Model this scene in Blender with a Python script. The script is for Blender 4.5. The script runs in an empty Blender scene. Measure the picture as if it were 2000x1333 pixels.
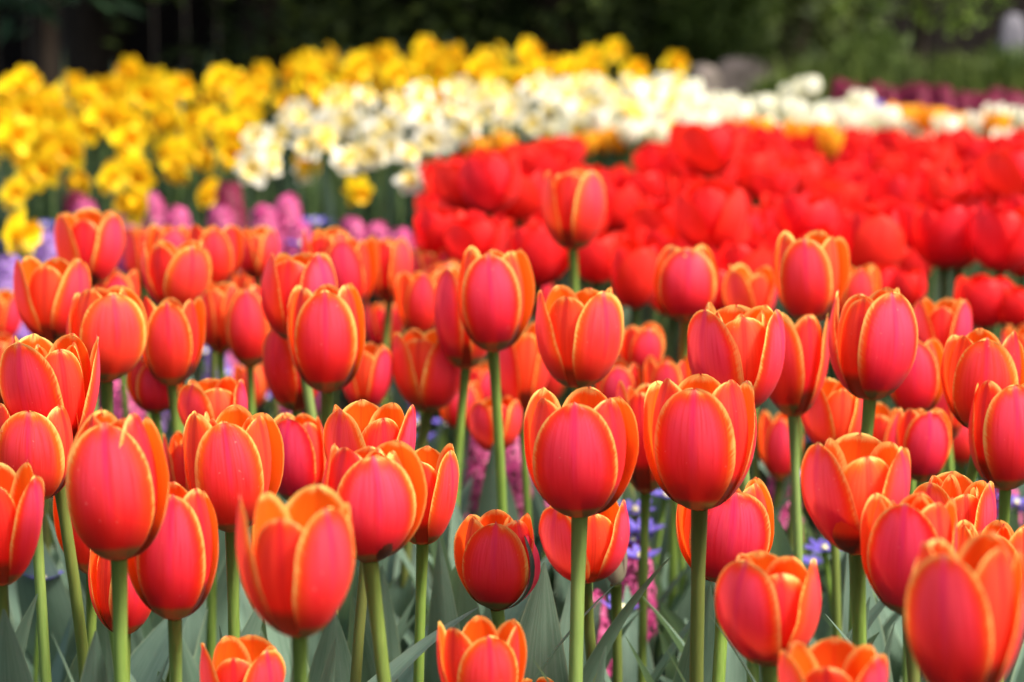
import bpy, math, random
from math import sin, cos, pi, radians, atan, atan2, sqrt
from mathutils import Vector, Matrix, Euler

S = bpy.context.scene
# ---------------------------------------------------------------- camera
FPX, CAMZ = 4722.0, 0.70
PITCH = radians(8.39)
cd = bpy.data.cameras.new('camera'); cam = bpy.data.objects.new('camera', cd)
S.collection.objects.link(cam); S.camera = cam
cd.lens = 85; cd.sensor_width = 36; cd.clip_start = 0.05; cd.clip_end = 300
cam.location = (0, 0, CAMZ); cam.rotation_euler = (radians(90) - PITCH, 0, 0)
cd.dof.use_dof = True; cd.dof.focus_distance = 1.42; cd.dof.aperture_fstop = 7.8
cd.dof.aperture_blades = 0
S.render.resolution_x, S.render.resolution_y = 1024, 682
# ---------------------------------------------------------------- world, sun, exposure
SUN_EL, SUN_AZ = radians(50), radians(62)      # azimuth from -Y (towards the camera) round to +X (right)
W = bpy.data.worlds.new('World'); S.world = W; W.use_nodes = True
nt = W.node_tree; bg = nt.nodes['Background']
sky = nt.nodes.new('ShaderNodeTexSky'); sky.sky_type = 'NISHITA'; sky.sun_disc = False
sdir = Vector((sin(SUN_AZ) * cos(SUN_EL), -cos(SUN_AZ) * cos(SUN_EL), sin(SUN_EL)))
sky.sun_elevation = SUN_EL; sky.sun_rotation = atan2(sdir.x, sdir.y)
sky.air_density = 1.0; sky.dust_density = 5.0; sky.ozone_density = 1.0
nt.links.new(sky.outputs[0], bg.inputs[0]); bg.inputs[1].default_value = 0.14
ld = bpy.data.lights.new('sun', 'SUN'); sun = bpy.data.objects.new('sun', ld); S.collection.objects.link(sun)
ld.energy = 3.0; ld.angle = radians(10); ld.color = (1, .96, .9)
sun.rotation_euler = sdir.to_track_quat('Z', 'Y').to_euler()
S.view_settings.view_transform = 'Standard'; S.view_settings.look = 'None'
S.view_settings.gamma = 1; S.view_settings.exposure = 0.95
S.cycles.max_bounces = 8; S.cycles.diffuse_bounces = 5; S.cycles.glossy_bounces = 2; S.cycles.transmission_bounces = 5
S.cycles.use_denoising = True
try: S.cycles.denoiser = 'OPENIMAGEDENOISE'
except Exception: pass
S.cycles.sample_clamp_indirect = 6

COL = S.collection
UP = Vector((0, sin(PITCH), cos(PITCH))); FWD = Vector((0, cos(PITCH), -sin(PITCH)))
def at(px, py, D):
    """pixel of the 2000x1333 photograph and depth along the lens axis -> point in the place"""
    return Vector((0, 0, CAMZ)) + D * (FWD + (px - 1000) / FPX * Vector((1, 0, 0)) + (666.5 - py) / FPX * UP)
def px_of(p):
    v = Vector(p) - Vector((0, 0, CAMZ)); d = v.dot(FWD)
    return 1000 + FPX * v.x / d, 666.5 - FPX * v.dot(UP) / d, d

# ---------------------------------------------------------------- materials
def mat(name):
    m = bpy.data.materials.new(name); m.use_nodes = True
    n = m.node_tree; n.nodes.clear()
    return m, n
class G:
    """small helper to write node graphs"""
    def __init__(s, n): s.n = n
    def new(s, t, **k):
        d = s.n.nodes.new(t)
        for a, b in k.items(): setattr(d, a, b)
        return d
    def put(s, sock, v):
        if isinstance(v, (int, float)): sock.default_value = v
        elif isinstance(v, tuple): sock.default_value = (v + (1,)) if len(v) == 3 and len(sock.default_value) == 4 else v
        else: s.n.links.new(v, sock)
    def math(s, op, a, b=0.0, c=None, clamp=False):
        d = s.new('ShaderNodeMath', operation=op, use_clamp=clamp); s.put(d.inputs[0], a); s.put(d.inputs[1], b)
        if c is not None: s.put(d.inputs[2], c)
        return d.outputs[0]
    def mix(s, f, a, b, mode='MIX'):
        d = s.new('ShaderNodeMix', data_type='RGBA', blend_type=mode)
        s.put(d.inputs[0], f); s.put(d.inputs[6], a); s.put(d.inputs[7], b)
        return d.outputs[2]
    def ss(s, v, a, b):
        d = s.new('ShaderNodeMapRange', interpolation_type='SMOOTHSTEP')
        s.put(d.inputs[0], v); s.put(d.inputs[1], a); s.put(d.inputs[2], b)
        return d.outputs[0]
    def noise(s, vec, scale, detail=2, rough=.5):
        d = s.new('ShaderNodeTexNoise'); s.put(d.inputs['Scale'], scale); s.put(d.inputs['Detail'], detail); s.put(d.inputs['Roughness'], rough)
        if vec is not None: s.put(d.inputs['Vector'], vec)
        return d.outputs[0]
    def scale3(s, vec, x, y, z):
        d = s.new('ShaderNodeMapping'); s.put(d.inputs[0], vec); d.inputs['Scale'].default_value = (x, y, z)
        return d.outputs[0]
    def xyz(s, vec):
        d = s.new('ShaderNodeSeparateXYZ'); s.put(d.inputs[0], vec); return d.outputs
    def comb(s, x, y, z=0.0):
        d = s.new('ShaderNodeCombineXYZ'); s.put(d.inputs[0], x); s.put(d.inputs[1], y); s.put(d.inputs[2], z); return d.outputs[0]
    def rnd(s):
        return s.new('ShaderNodeObjectInfo').outputs['Random']
    def finish(s, col, trans=None, tcol=None, rough=.5, spec=.4, sheen=0.0, bump=None, bstr=.2, bdist=.001):
        p = s.new('ShaderNodeBsdfPrincipled'); s.put(p.inputs['Base Color'], col)
        s.put(p.inputs['Roughness'], rough); p.inputs['Specular IOR Level'].default_value = spec
        if sheen:
            p.inputs['Sheen Weight'].default_value = sheen; p.inputs['Sheen Roughness'].default_value = .5
        if bump is not None:
            b = s.new('ShaderNodeBump'); b.inputs['Strength'].default_value = bstr; b.inputs['Distance'].default_value = bdist
            s.put(b.inputs['Height'], bump); s.n.links.new(b.outputs[0], p.inputs['Normal'])
        out = s.new('ShaderNodeOutputMaterial')
        if trans:
            t = s.new('ShaderNodeBsdfTranslucent'); s.put(t.inputs[0], tcol if tcol is not None else col)
            mx = s.new('ShaderNodeMixShader'); mx.inputs[0].default_value = trans
            s.n.links.new(p.outputs[0], mx.inputs[1]); s.n.links.new(t.outputs[0], mx.inputs[2])
            s.n.links.new(mx.outputs[0], out.inputs[0])
        else: s.n.links.new(p.outputs[0], out.inputs[0])

def petal_material(name, inner, margin=True, palette=None, trans=.40):
    """UVMap: u across (0..1), v along (0..1).  UV 'edge': distance to the outline in cm / 2, distance to midline in cm / 2"""
    m, n = mat(name); g = G(n)
    P = palette
    uv = g.xyz(g.new('ShaderNodeUVMap', uv_map='UVMap').outputs[0])
    ed = g.xyz(g.new('ShaderNodeUVMap', uv_map='edge').outputs[0])
    v = uv[1]; across = g.math('ABSOLUTE', g.math('SUBTRACT', uv[0], .5))
    r = g.rnd()
    # streaks that run along the petal, splayed towards the margin
    sv = g.comb(g.math('MULTIPLY', uv[0], 34.0), g.math('MULTIPLY', v, 2.2), g.math('MULTIPLY', r, 40))
    st = g.noise(sv, 1.0, 3, .6)
    fine = g.noise(g.comb(g.math('MULTIPLY', uv[0], 120.0), g.math('MULTIPLY', v, 3.0), g.math('MULTIPLY', r, 70)), 1.0, 2, .5)
    # hair-like lines running out from the centre to the margin
    hair = g.noise(g.comb(g.math('MULTIPLY', g.math('ADD', v, g.math('MULTIPLY', across, -.55)), 75.0), g.math('MULTIPLY', across, 3.0), g.math('MULTIPLY', r, 13)), 1.0, 2, .5)
    blot = g.noise(g.comb(g.math('MULTIPLY', uv[0], 3.0), g.math('MULTIPLY', v, 4.0), g.math('MULTIPLY', r, 91)), 1.0, 2, .5)
    e = g.math('MULTIPLY', ed[0], 20.0)             # mm
    e = g.math('ADD', e, g.math('MULTIPLY', g.math('SUBTRACT', hair, .5), 3.8))
    mw = g.math('ADD', .65, g.math('MULTIPLY', g.ss(v, .1, .5), .45))   # margin narrower near the base
    side = g.math('MULTIPLY', g.math('SUBTRACT', g.ss(uv[0], .3, .7), .5), g.math('SUBTRACT', g.math('FRACT', g.math('MULTIPLY', r, 7.31)), .4))
    mw = g.math('MULTIPLY', mw, g.math('ADD', g.math('ADD', .7, g.math('MULTIPLY', g.math('FRACT', g.math('MULTIPLY', r, 3.7)), .6)), g.math('MULTIPLY', side, 1.9)))
    en = g.math('DIVIDE', e, g.math('MAXIMUM', mw, .3))
    core = g.mix(g.ss(v, .32, .80), P['core'], P.get('high', P['core']))
    body = g.mix(g.ss(e, 3.0, 11.0), P['mid'], core)
    c = body
    if margin:
        of = g.math('MULTIPLY', g.math('SUBTRACT', 1.0, g.ss(en, .8, 4.6)), g.math('ADD', .25, g.math('MULTIPLY', g.ss(v, .12, .5), .75)))
        c = g.mix(of, body, P['orange'])
        yf = g.math('MULTIPLY', g.math('SUBTRACT', 1.0, g.ss(en, .0, 2.3)), g.math('ADD', .12, g.math('MULTIPLY', g.ss(v, .18, .55), .88)))
        c = g.mix(yf, c, P['yellow'])
    # midrib flush
    ml = g.math('MULTIPLY', ed[1], 20.0)
    mid = g.math('SUBTRACT', 1.0, g.ss(ml, .3, 3.2))
    mid = g.math('MULTIPLY', mid, g.math('MULTIPLY', g.ss(v, .25, .9), .75))
    c = g.mix(mid, c, P['rib'])
    c = g.mix(g.math('MULTIPLY', g.ss(st, .42, .72), .55), c, P['streak'])
    c = g.mix(g.math('MULTIPLY', g.ss(fine, .45, .75), .30), c, P['pale'])
    c = g.mix(g.math('MULTIPLY', g.ss(blot, .45, .75), .12), c, P['core'])
    if inner:   # two fine grooves beside the midrib
        gr = g.math('SUBTRACT', 1.0, g.ss(g.math('ABSOLUTE', g.math('SUBTRACT', ml, .9)), .05, .45))
        c = g.mix(g.math('MULTIPLY', gr, .45), c, P['deep'])
    speck = g.noise(g.comb(g.math('MULTIPLY', uv[0], 22.0), g.math('MULTIPLY', v, 34.0), g.math('MULTIPLY', r, 60)), 1.0, 0)
    c = g.mix(g.math('MULTIPLY', g.ss(speck, .84, .88), .45), c, (.95, .35, .25))
    # base of the petal
    b = g.math('SUBTRACT', 1.0, g.ss(g.math('ADD', v, g.math('MULTIPLY', g.math('SUBTRACT', st, .5), .12)), .12, .52))
    c = g.mix(g.math('MULTIPLY', b, .82), c, P['deep'])
    b2 = g.math('SUBTRACT', 1.0, g.ss(g.math('ADD', v, g.math('MULTIPLY', g.math('SUBTRACT', fine, .5), .05)), .28 if inner else .16, .40 if inner else .225))
    c = g.mix(b2, c, P['blotch'] if inner else P['foot'])
    if inner: c = g.mix(g.math('SUBTRACT', 1.0, g.ss(v, .07, .12)), c, P['foot'])
    # the inside of the petal
    ins = g.mix(g.ss(e, .4, 4.5), P['yellow'] if margin else P['inside'], P['inside'])
    ins = g.mix(g.math('MULTIPLY', g.math('SUBTRACT', 1.0, g.ss(ml, .1, 1.2)), .45), ins, P['mid'])
    ins = g.mix(g.math('MULTIPLY', g.ss(st, .4, .75), .35), ins, P['inside2'])
    ins = g.mix(g.math('SUBTRACT', 1.0, g.ss(v, .2, .34)), ins, P['blotch'])
    back = g.new('ShaderNodeNewGeometry').outputs['Backfacing']
    c = g.mix(back, c, ins)
    hs = g.new('ShaderNodeHueSaturation'); g.put(hs.inputs['Color'], c)
    g.put(hs.inputs['Hue'], g.math('ADD', .5 - P.get('hv', .0075), g.math('MULTIPLY', r, 2 * P.get('hv', .0075))))
    g.put(hs.inputs['Value'], g.math('ADD', .92, g.math('MULTIPLY', r, .14)))
    c = hs.outputs[0]
    tc = g.mix(.35, c, P['trans'])
    bh = g.math('ADD', g.math('MULTIPLY', st, .6), g.math('MULTIPLY', fine, .4))
    g.finish(c, trans, tc, rough=.45, spec=P.get('spec', .26), sheen=.05, bump=bh, bstr=.3, bdist=.0006)
    return m
PAL = dict(yellow=(.98, .74, .18), orange=(.94, .19, .008), mid=(.95, .050, .006), core=(.93, .022, .024), rib=(.76, .012, .12), high=(.96, .068, .120),
           streak=(.80, .006, .014), pale=(.95, .09, .05), deep=(.58, .002, .005), blotch=(.035, .02, .008), foot=(.17, .16, .04),
           inside=(.96, .125, .004), inside2=(.94, .055, .004), trans=(.98, .16, .012))
PALI = dict(PAL); PALI.update(high=(.94, .062, .030), core=(.93, .030, .008), mid=(.95, .068, .006), rib=(.64, .004, .02), streak=(.80, .010, .008))
PALR = dict(PAL); PALR.update(hv=.003, high=(.93, .022, .022), spec=.22, yellow=(.8, .03, .02), orange=(.8, .02, .01), mid=(.92, .018, .008), core=(.92, .012, .008), rib=(.8, .010, .012),
           pale=(.88, .10, .10), inside=(.90, .016, .006), inside2=(.78, .008, .006), trans=(.9, .02, .008), foot=(.3, .02, .01))
M = {}
M['petal_o'] = petal_material('tulip petal outer', False, True, PAL)
M['petal_i'] = petal_material('tulip petal inner', True, True, PALI)
M['petal_r'] = petal_material('red tulip petal', False, False, PALR)

def plain(name, c1, c2, scale=60, trans=None, rough=.5, spec=.3, along=(1, 1, 1), vary=.2, tcol=None):
    m, n = mat(name); g = G(n)
    tc = g.new('ShaderNodeTexCoord').outputs['Object']
    f = g.noise(g.scale3(tc, *along), scale, 4, .6)
    c = g.mix(g.ss(f, .3, .7), c1, c2)
    hs = g.new('ShaderNodeHueSaturation'); g.put(hs.inputs['Color'], c)
    g.put(hs.inputs['Value'], g.math('ADD', 1 - vary / 2, g.math('MULTIPLY', g.rnd(), vary)))
    g.finish(hs.outputs[0], trans, tcol if tcol else hs.outputs[0], rough=rough, spec=spec, bump=f, bstr=.15)
    return m
def leaf_material(name, base, dark, pale, tcol, rough=.48):
    m, n = mat(name); g = G(n)
    uv = g.xyz(g.new('ShaderNodeUVMap', uv_map='UVMap').outputs[0]); r = g.rnd()
    veins = g.noise(g.comb(g.math('MULTIPLY', uv[0], 60.0), g.math('MULTIPLY', uv[1], 1.5), g.math('MULTIPLY', r, 50)), 1.0, 2)
    big = g.noise(g.comb(g.math('MULTIPLY', uv[0], 2.5), g.math('MULTIPLY', uv[1], 5.0), g.math('MULTIPLY', r, 33)), 1.0, 4, .65)
    c = g.mix(g.ss(big, .3, .7), base, dark)
    c = g.mix(g.math('MULTIPLY', g.ss(veins, .4, .7), .45), c, pale)
    edge = g.math('MULTIPLY', g.math('ABSOLUTE', g.math('SUBTRACT', uv[0], .5)), 2.0)
    c = g.mix(g.math('MULTIPLY', g.ss(edge, .93, .99), .8), c, (.30, .36, .22))
    c = g.mix(g.math('MULTIPLY', g.math('SUBTRACT', 1.0, g.ss(edge, .0, .07)), .45), c, dark)
    spots = g.noise(g.comb(g.math('MULTIPLY', uv[0], 26.0), g.math('MULTIPLY', uv[1], 110.0), g.math('MULTIPLY', r, 20)), 1.0, 1)
    c = g.mix(g.math('MULTIPLY', g.ss(spots, .74, .8), .4), c, (.30, .34, .24))
    hs = g.new('ShaderNodeHueSaturation'); g.put(hs.inputs['Color'], c)
    g.put(hs.inputs['Value'], g.math('ADD', .82, g.math('MULTIPLY', r, .36)))
    g.finish(hs.outputs[0], .22, tcol, rough=.58, spec=.2, bump=veins, bstr=.45, bdist=.0008)
    return m
M['leaf'] = leaf_material('tulip leaf', (.135, .215, .145), (.08, .14, .095), (.26, .34, .26), (.20, .32, .12))
M['leafd'] = leaf_material('deep green tulip leaf', (.055, .105, .055), (.035, .07, .035), (.11, .17, .10), (.08, .16, .04))
M['blade'] = leaf_material('daffodil leaf blade', (.026, .055, .03), (.016, .038, .02), (.06, .09, .06), (.04, .09, .02))
M['streak'] = plain('pink petal flap', (.66, .02, .06), (.80, .05, .12), 60, .2, .45)
M['slit'] = plain('dark green petal streak', (.03, .045, .03), (.08, .10, .07), 60, None, .6)
def stem_material():
    m, n = mat('tulip stem'); g = G(n); r = g.rnd()
    tc = g.new('ShaderNodeTexCoord').outputs['Object']
    f = g.noise(g.scale3(tc, 1, 1, .04), 700, 2); h = g.noise(g.scale3(tc, 1, 1, 1), 9, 3)
    c = g.mix(g.ss(f, .3, .7), (.17, .28, .04), (.235, .355, .065))
    c = g.mix(g.math('MULTIPLY', g.ss(h, .4, .7), .5), c, (.13, .19, .05))
    c = g.mix(g.math('MULTIPLY', g.ss(r, .5, 1.0), .7), c, (.13, .11, .035))
    c = g.mix(g.math('MULTIPLY', g.ss(r, .3, .0), .5), c, (.27, .36, .12))
    g.finish(c, .15, (.25, .4, .05), rough=.42, spec=.4, bump=f, bstr=.1, bdist=.0004)
    return m
M['stem'] = stem_material()
M['dstem'] = plain('daffodil stem', (.05, .09, .025), (.08, .13, .035), 30, None, .5, along=(1, 1, .1))

# ---------------------------------------------------------------- mesh helpers
def mesh(name, verts, faces, mats=(), uvs=None, uv2=None, smooth=True, fmat=None):
    me = bpy.data.meshes.new(name); me.from_pydata(verts, [], faces)
    for m in mats: me.materials.append(m)
    if smooth: me.polygons.foreach_set('use_smooth', [True] * len(me.polygons))
    if fmat: me.polygons.foreach_set('material_index', fmat)
    for nm, src in (('UVMap', uvs), ('edge', uv2)):
        if src is not None:
            l = me.uv_layers.new(name=nm); idx = [0] * len(me.loops); me.loops.foreach_get('vertex_index', idx)
            flat = []
            for i in idx: flat += src[i]
            l.data.foreach_set('uv', flat)
    me.update(); return me
def link(name, me, parent=None, loc=(0, 0, 0), rot=(0, 0, 0), label=None):
    o = bpy.data.objects.new(name, me); COL.objects.link(o); o.parent = parent
    o.location = loc; o.rotation_euler = rot
    if label: o['label'] = label
    return o
def thing(name, label, cat, loc, group=None, rz=0, me=None):
    o = bpy.data.objects.new(name, me); COL.objects.link(o); o.location = loc; o.rotation_euler = (0, 0, rz)
    o['label'] = label; o['category'] = cat
    if group: o['group'] = group
    return o
KIDS = {}
def copy_thing(src, kids, loc, rz, sc, label, group):
    r = src.copy(); COL.objects.link(r); r.location = loc; r.rotation_euler = (0, 0, rz); r.scale = (sc,) * 3
    r['label'] = label; r['group'] = group
    for k in kids:
        c = k.copy(); COL.objects.link(c); c.parent = r
    return r

def grid_faces(nu, nv, wrap=False):
    f = []
    for i in range(nu):
        for j in range(nv if not wrap else nv):
            a = i * (nv + (0 if wrap else 1)) + j
            if wrap:
                b = i * nv + (j + 1) % nv; f.append((a, b, b + nv, a + nv))
            else: f.append((a, a + 1, a + nv + 2, a + nv + 1))
    return f
def bez(P, t):
    a = (1 - t) ** 3; b = 3 * t * (1 - t) ** 2; c = 3 * t * t * (1 - t); d = t ** 3
    return (a * P[0][0] + b * P[1][0] + c * P[2][0] + d * P[3][0], a * P[0][1] + b * P[1][1] + c * P[2][1] + d * P[3][1])

def petal_mesh(rng, R, H, opn, inner, mats, wide=1.0, nu=18, nv=14, rtop=None, pointy=0.0, ruff=1.0, body=None):
    """A petal that stands on the cup of revolution, azimuth 0 = +X, outside facing out."""
    k = .89 if inner else 1.0
    body = rng.uniform(-.03, .05) if body is None else body
    rt = (rtop if rtop is not None else R * (.50 + .72 * opn)) * (.93 if inner else 1)
    Pz = [(R * .13, 0), (R * (.56 + body), H * .008), (R * (1.22 + .12 * opn), H * .40), (rt, H)]
    N = 60; pts = [bez(Pz, i / N) for i in range(N + 1)]
    mr = max(p[0] for p in pts)
    kk = R * k / max(mr, R * .9)
    pts = [(p[0] * kk, p[1]) for p in pts]
    L = [0]
    for i in range(N): L.append(L[-1] + math.dist(pts[i], pts[i + 1]))
    tot = L[-1]
    def prof(t):
        d = t * tot; i = 0
        lo, hi = 0, N
        while hi - lo > 1:
            mdl = (lo + hi) // 2
            if L[mdl] <= d: lo = mdl
            else: hi = mdl
        f = (d - L[lo]) / max(1e-9, L[hi] - L[lo])
        return (pts[lo][0] + (pts[hi][0] - pts[lo][0]) * f, pts[lo][1] + (pts[hi][1] - pts[lo][1]) * f)
    Smax = R * (.80 if inner else .83) * wide
    a = rng.uniform(.90, 1.0); tm = rng.uniform(.48, .56); xn = 2.25 - .6 * pointy
    ph1, ph2, ph3 = rng.uniform(0, 6), rng.uniform(0, 6), rng.uniform(0, 6)
    skew = rng.uniform(-.09, .09); notch = rng.uniform(.0, .035)
    vs, uv, ue = [], [], []
    for i in range(nu + 1):
        s = i / nu; t = .5 - .5 * cos(pi * (s * .98 + .02 * s * s)) if s > .5 else s
        t = s if s < .5 else .5 + .5 * sin((s - .5) * pi) 
        r, z = prof(t)
        if t < tm: w = Smax * sin(pi / 2 * t / tm) ** .90
        else: w = Smax * max(0.0, 1 - ((t - tm) / (1 - tm)) ** xn) ** (1 / 1.95)
        w = max(w, R * .16 * (1 - t) ** 2 if t < .3 else 0)
        if t > .995: w = Smax * .03
        for j in range(nv + 1):
            v = -1 + 2 * j / nv
            v = math.copysign(abs(v) ** .85, v)
            arc = v * w
            rl = max(r, R * .18)
            fl = max(0, min(1, (t - .30) / .6)); fl = fl * fl * (3 - 2 * fl) * (.08 if inner else .85)
            rc = rl + max(0, R * 1.0 - rl) * fl + R * .16 * fl
            th = arc / rc
            th = max(-1.45, min(1.45, th))
            # petals keep more curvature than the cup: edges lie in, then flare
            flare = (.035 if not inner else -.07) * abs(v) ** 3 * (sin(pi * t) + t * .8)
            keel = -.030 * math.exp(-(v / .10) ** 2) * t if inner else .018 * math.exp(-(v / .2) ** 2) * (1 - .3 * t)
            ru = ruff * .022 * abs(v) ** 3 * (sin(9 * t + ph1) + .6 * sin(21 * t + ph2)) * t
            rr = (r + rc * (cos(th) - 1)) ; yy = rc * sin(th)
            q = flare + keel; rr = rr + r * q * cos(th) + R * ru; yy += r * q * sin(th)
            zz = z - H * notch * math.exp(-(v / .16) ** 2) * max(0, t - .8) * 5 * (-1 if pointy > .3 else 1)
            zz += ruff * H * .010 * sin(7 * v + ph3) * t * t
            sk = skew * t * t
            vs.append((rr * cos(sk) - yy * sin(sk), rr * sin(sk) + yy * cos(sk), zz))
            uv.append((v * .5 + .5, t))
            d = min((1 - abs(v)) * w, (1 - t) * tot * .95)
            ue.append((min(1, d / .02 * (.027 / R)), min(1, abs(v) * w / .02 * (.027 / R))))
    return mesh('petal', vs, grid_faces(nu, nv), mats, uv, ue)

def tube_mesh(name, pts, rads, m, sides=10):
    vs = []
    for i, p in enumerate(pts):
        p = Vector(p); a = Vector(pts[max(0, i - 1)]); b = Vector(pts[min(len(pts) - 1, i + 1)])
        t = (b - a).normalized(); x = t.cross(Vector((0, 1, 0))).normalized(); y = t.cross(x)
        for k in range(sides):
            q = 2 * pi * k / sides; vs.append(tuple(p + (x * cos(q) + y * sin(q)) * rads[i]))
    f = grid_faces(len(pts) - 1, sides, True)
    f.append(tuple(range(sides))); f.append(tuple(range(len(vs) - 1, len(vs) - 1 - sides, -1)))
    return mesh(name, vs, f, [m])
def stem_mesh(rng, top, r, m=None, bend=.012, name='stem'):
    """from the ground at the origin to the point `top`"""
    t = Vector(top); bx, by = rng.uniform(-bend, bend), rng.uniform(-bend, bend)
    pts, rad = [], []
    for i in range(11):
        s = i / 10; w = sin(pi * s)
        pts.append((t.x * s * s + bx * w, t.y * s * s + by * w, t.z * s)); rad.append(r * (1.15 - .2 * s + (.22 if i == 10 else 0)))
    return tube_mesh(name, pts, rad, m or M['stem'])
def leaf_mesh(rng, L, Wd, lean0, lean1, fold=.45, m=None, nu=16, nv=6, twist=.5, name='leaf', az0=0.0):
    """a broad lance leaf that rises from the origin and leans towards +X"""
    vs, uv = [], []; p = Vector((.004, 0, 0)); ph = rng.uniform(0, 6); tw = rng.uniform(-twist, twist); wob = rng.uniform(.02, .09)
    side = rng.uniform(-.25, .25)
    for i in range(nu + 1):
        t = i / nu; an = lean0 + (lean1 - lean0) * t ** 1.6
        d = Vector((sin(an), side * t * .6, cos(an))).normalized()
        if i: p = p + d * (L / nu)
        nrm = Vector((-cos(an), 0, sin(an)))
        ax = d.cross(nrm).normalized(); q = tw * t
        ac = ax * cos(q) + nrm * sin(q); nc = nrm * cos(q) - ax * sin(q)
        w = Wd * .5 * max(.02, (.30 * (1 - t) ** 2 + sin(pi * t ** .82) ** .85 if t < 1 else .02))
        for j in range(nv + 1):
            v = -1 + 2 * j / nv
            fo = fold * (1 - .55 * t)
            off = abs(v) ** 1.3 * w * fo + wob * w * v * abs(v) * sin(7 * t + ph) * 2
            vs.append(tuple(p + ac * (v * w * (1 - .12 * fo)) + nc * off)); uv.append((v * .5 + .5, t))
    return mesh(name, vs, grid_faces(nu, nv), [m or M['leaf']], uv)

# ---------------------------------------------------------------- ground
def ground():
    m, n = mat('garden soil'); g = G(n)
    tc = g.new('ShaderNodeTexCoord').outputs['Object']
    f = g.noise(tc, 30, 6, .7); h = g.noise(tc, 3, 3)
    c = g.mix(g.ss(f, .35, .7), (.018, .013, .009), (.05, .036, .024))
    c = g.mix(g.math('MULTIPLY', g.ss(h, .45, .7), .5), c, (.03, .04, .018))
    g.finish(c, rough=.95, spec=.1, bump=f, bstr=.8, bdist=.02)
    vs, fc = [], []; rng = random.Random(3); n_ = 60
    for i in range(n_ + 1):
        for j in range(n_ + 1):
            x = -6 + 12 * j / n_; y = -1 + 13 * i / n_
            vs.append((x, y, rng.uniform(-.012, .006)))
    fc = grid_faces(n_, n_)
    b = len(vs); R = 120
    vs += [(-R, -R, -.02), (R, -R, -.02), (R, R, -.02), (-R, R, -.02)]; fc.append((b, b + 1, b + 2, b + 3))
    o = link('ground', mesh('ground', vs, fc, [m])); o['kind'] = 'structure'; o['label'] = 'dark bare garden soil under the flower beds'
ground()

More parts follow.
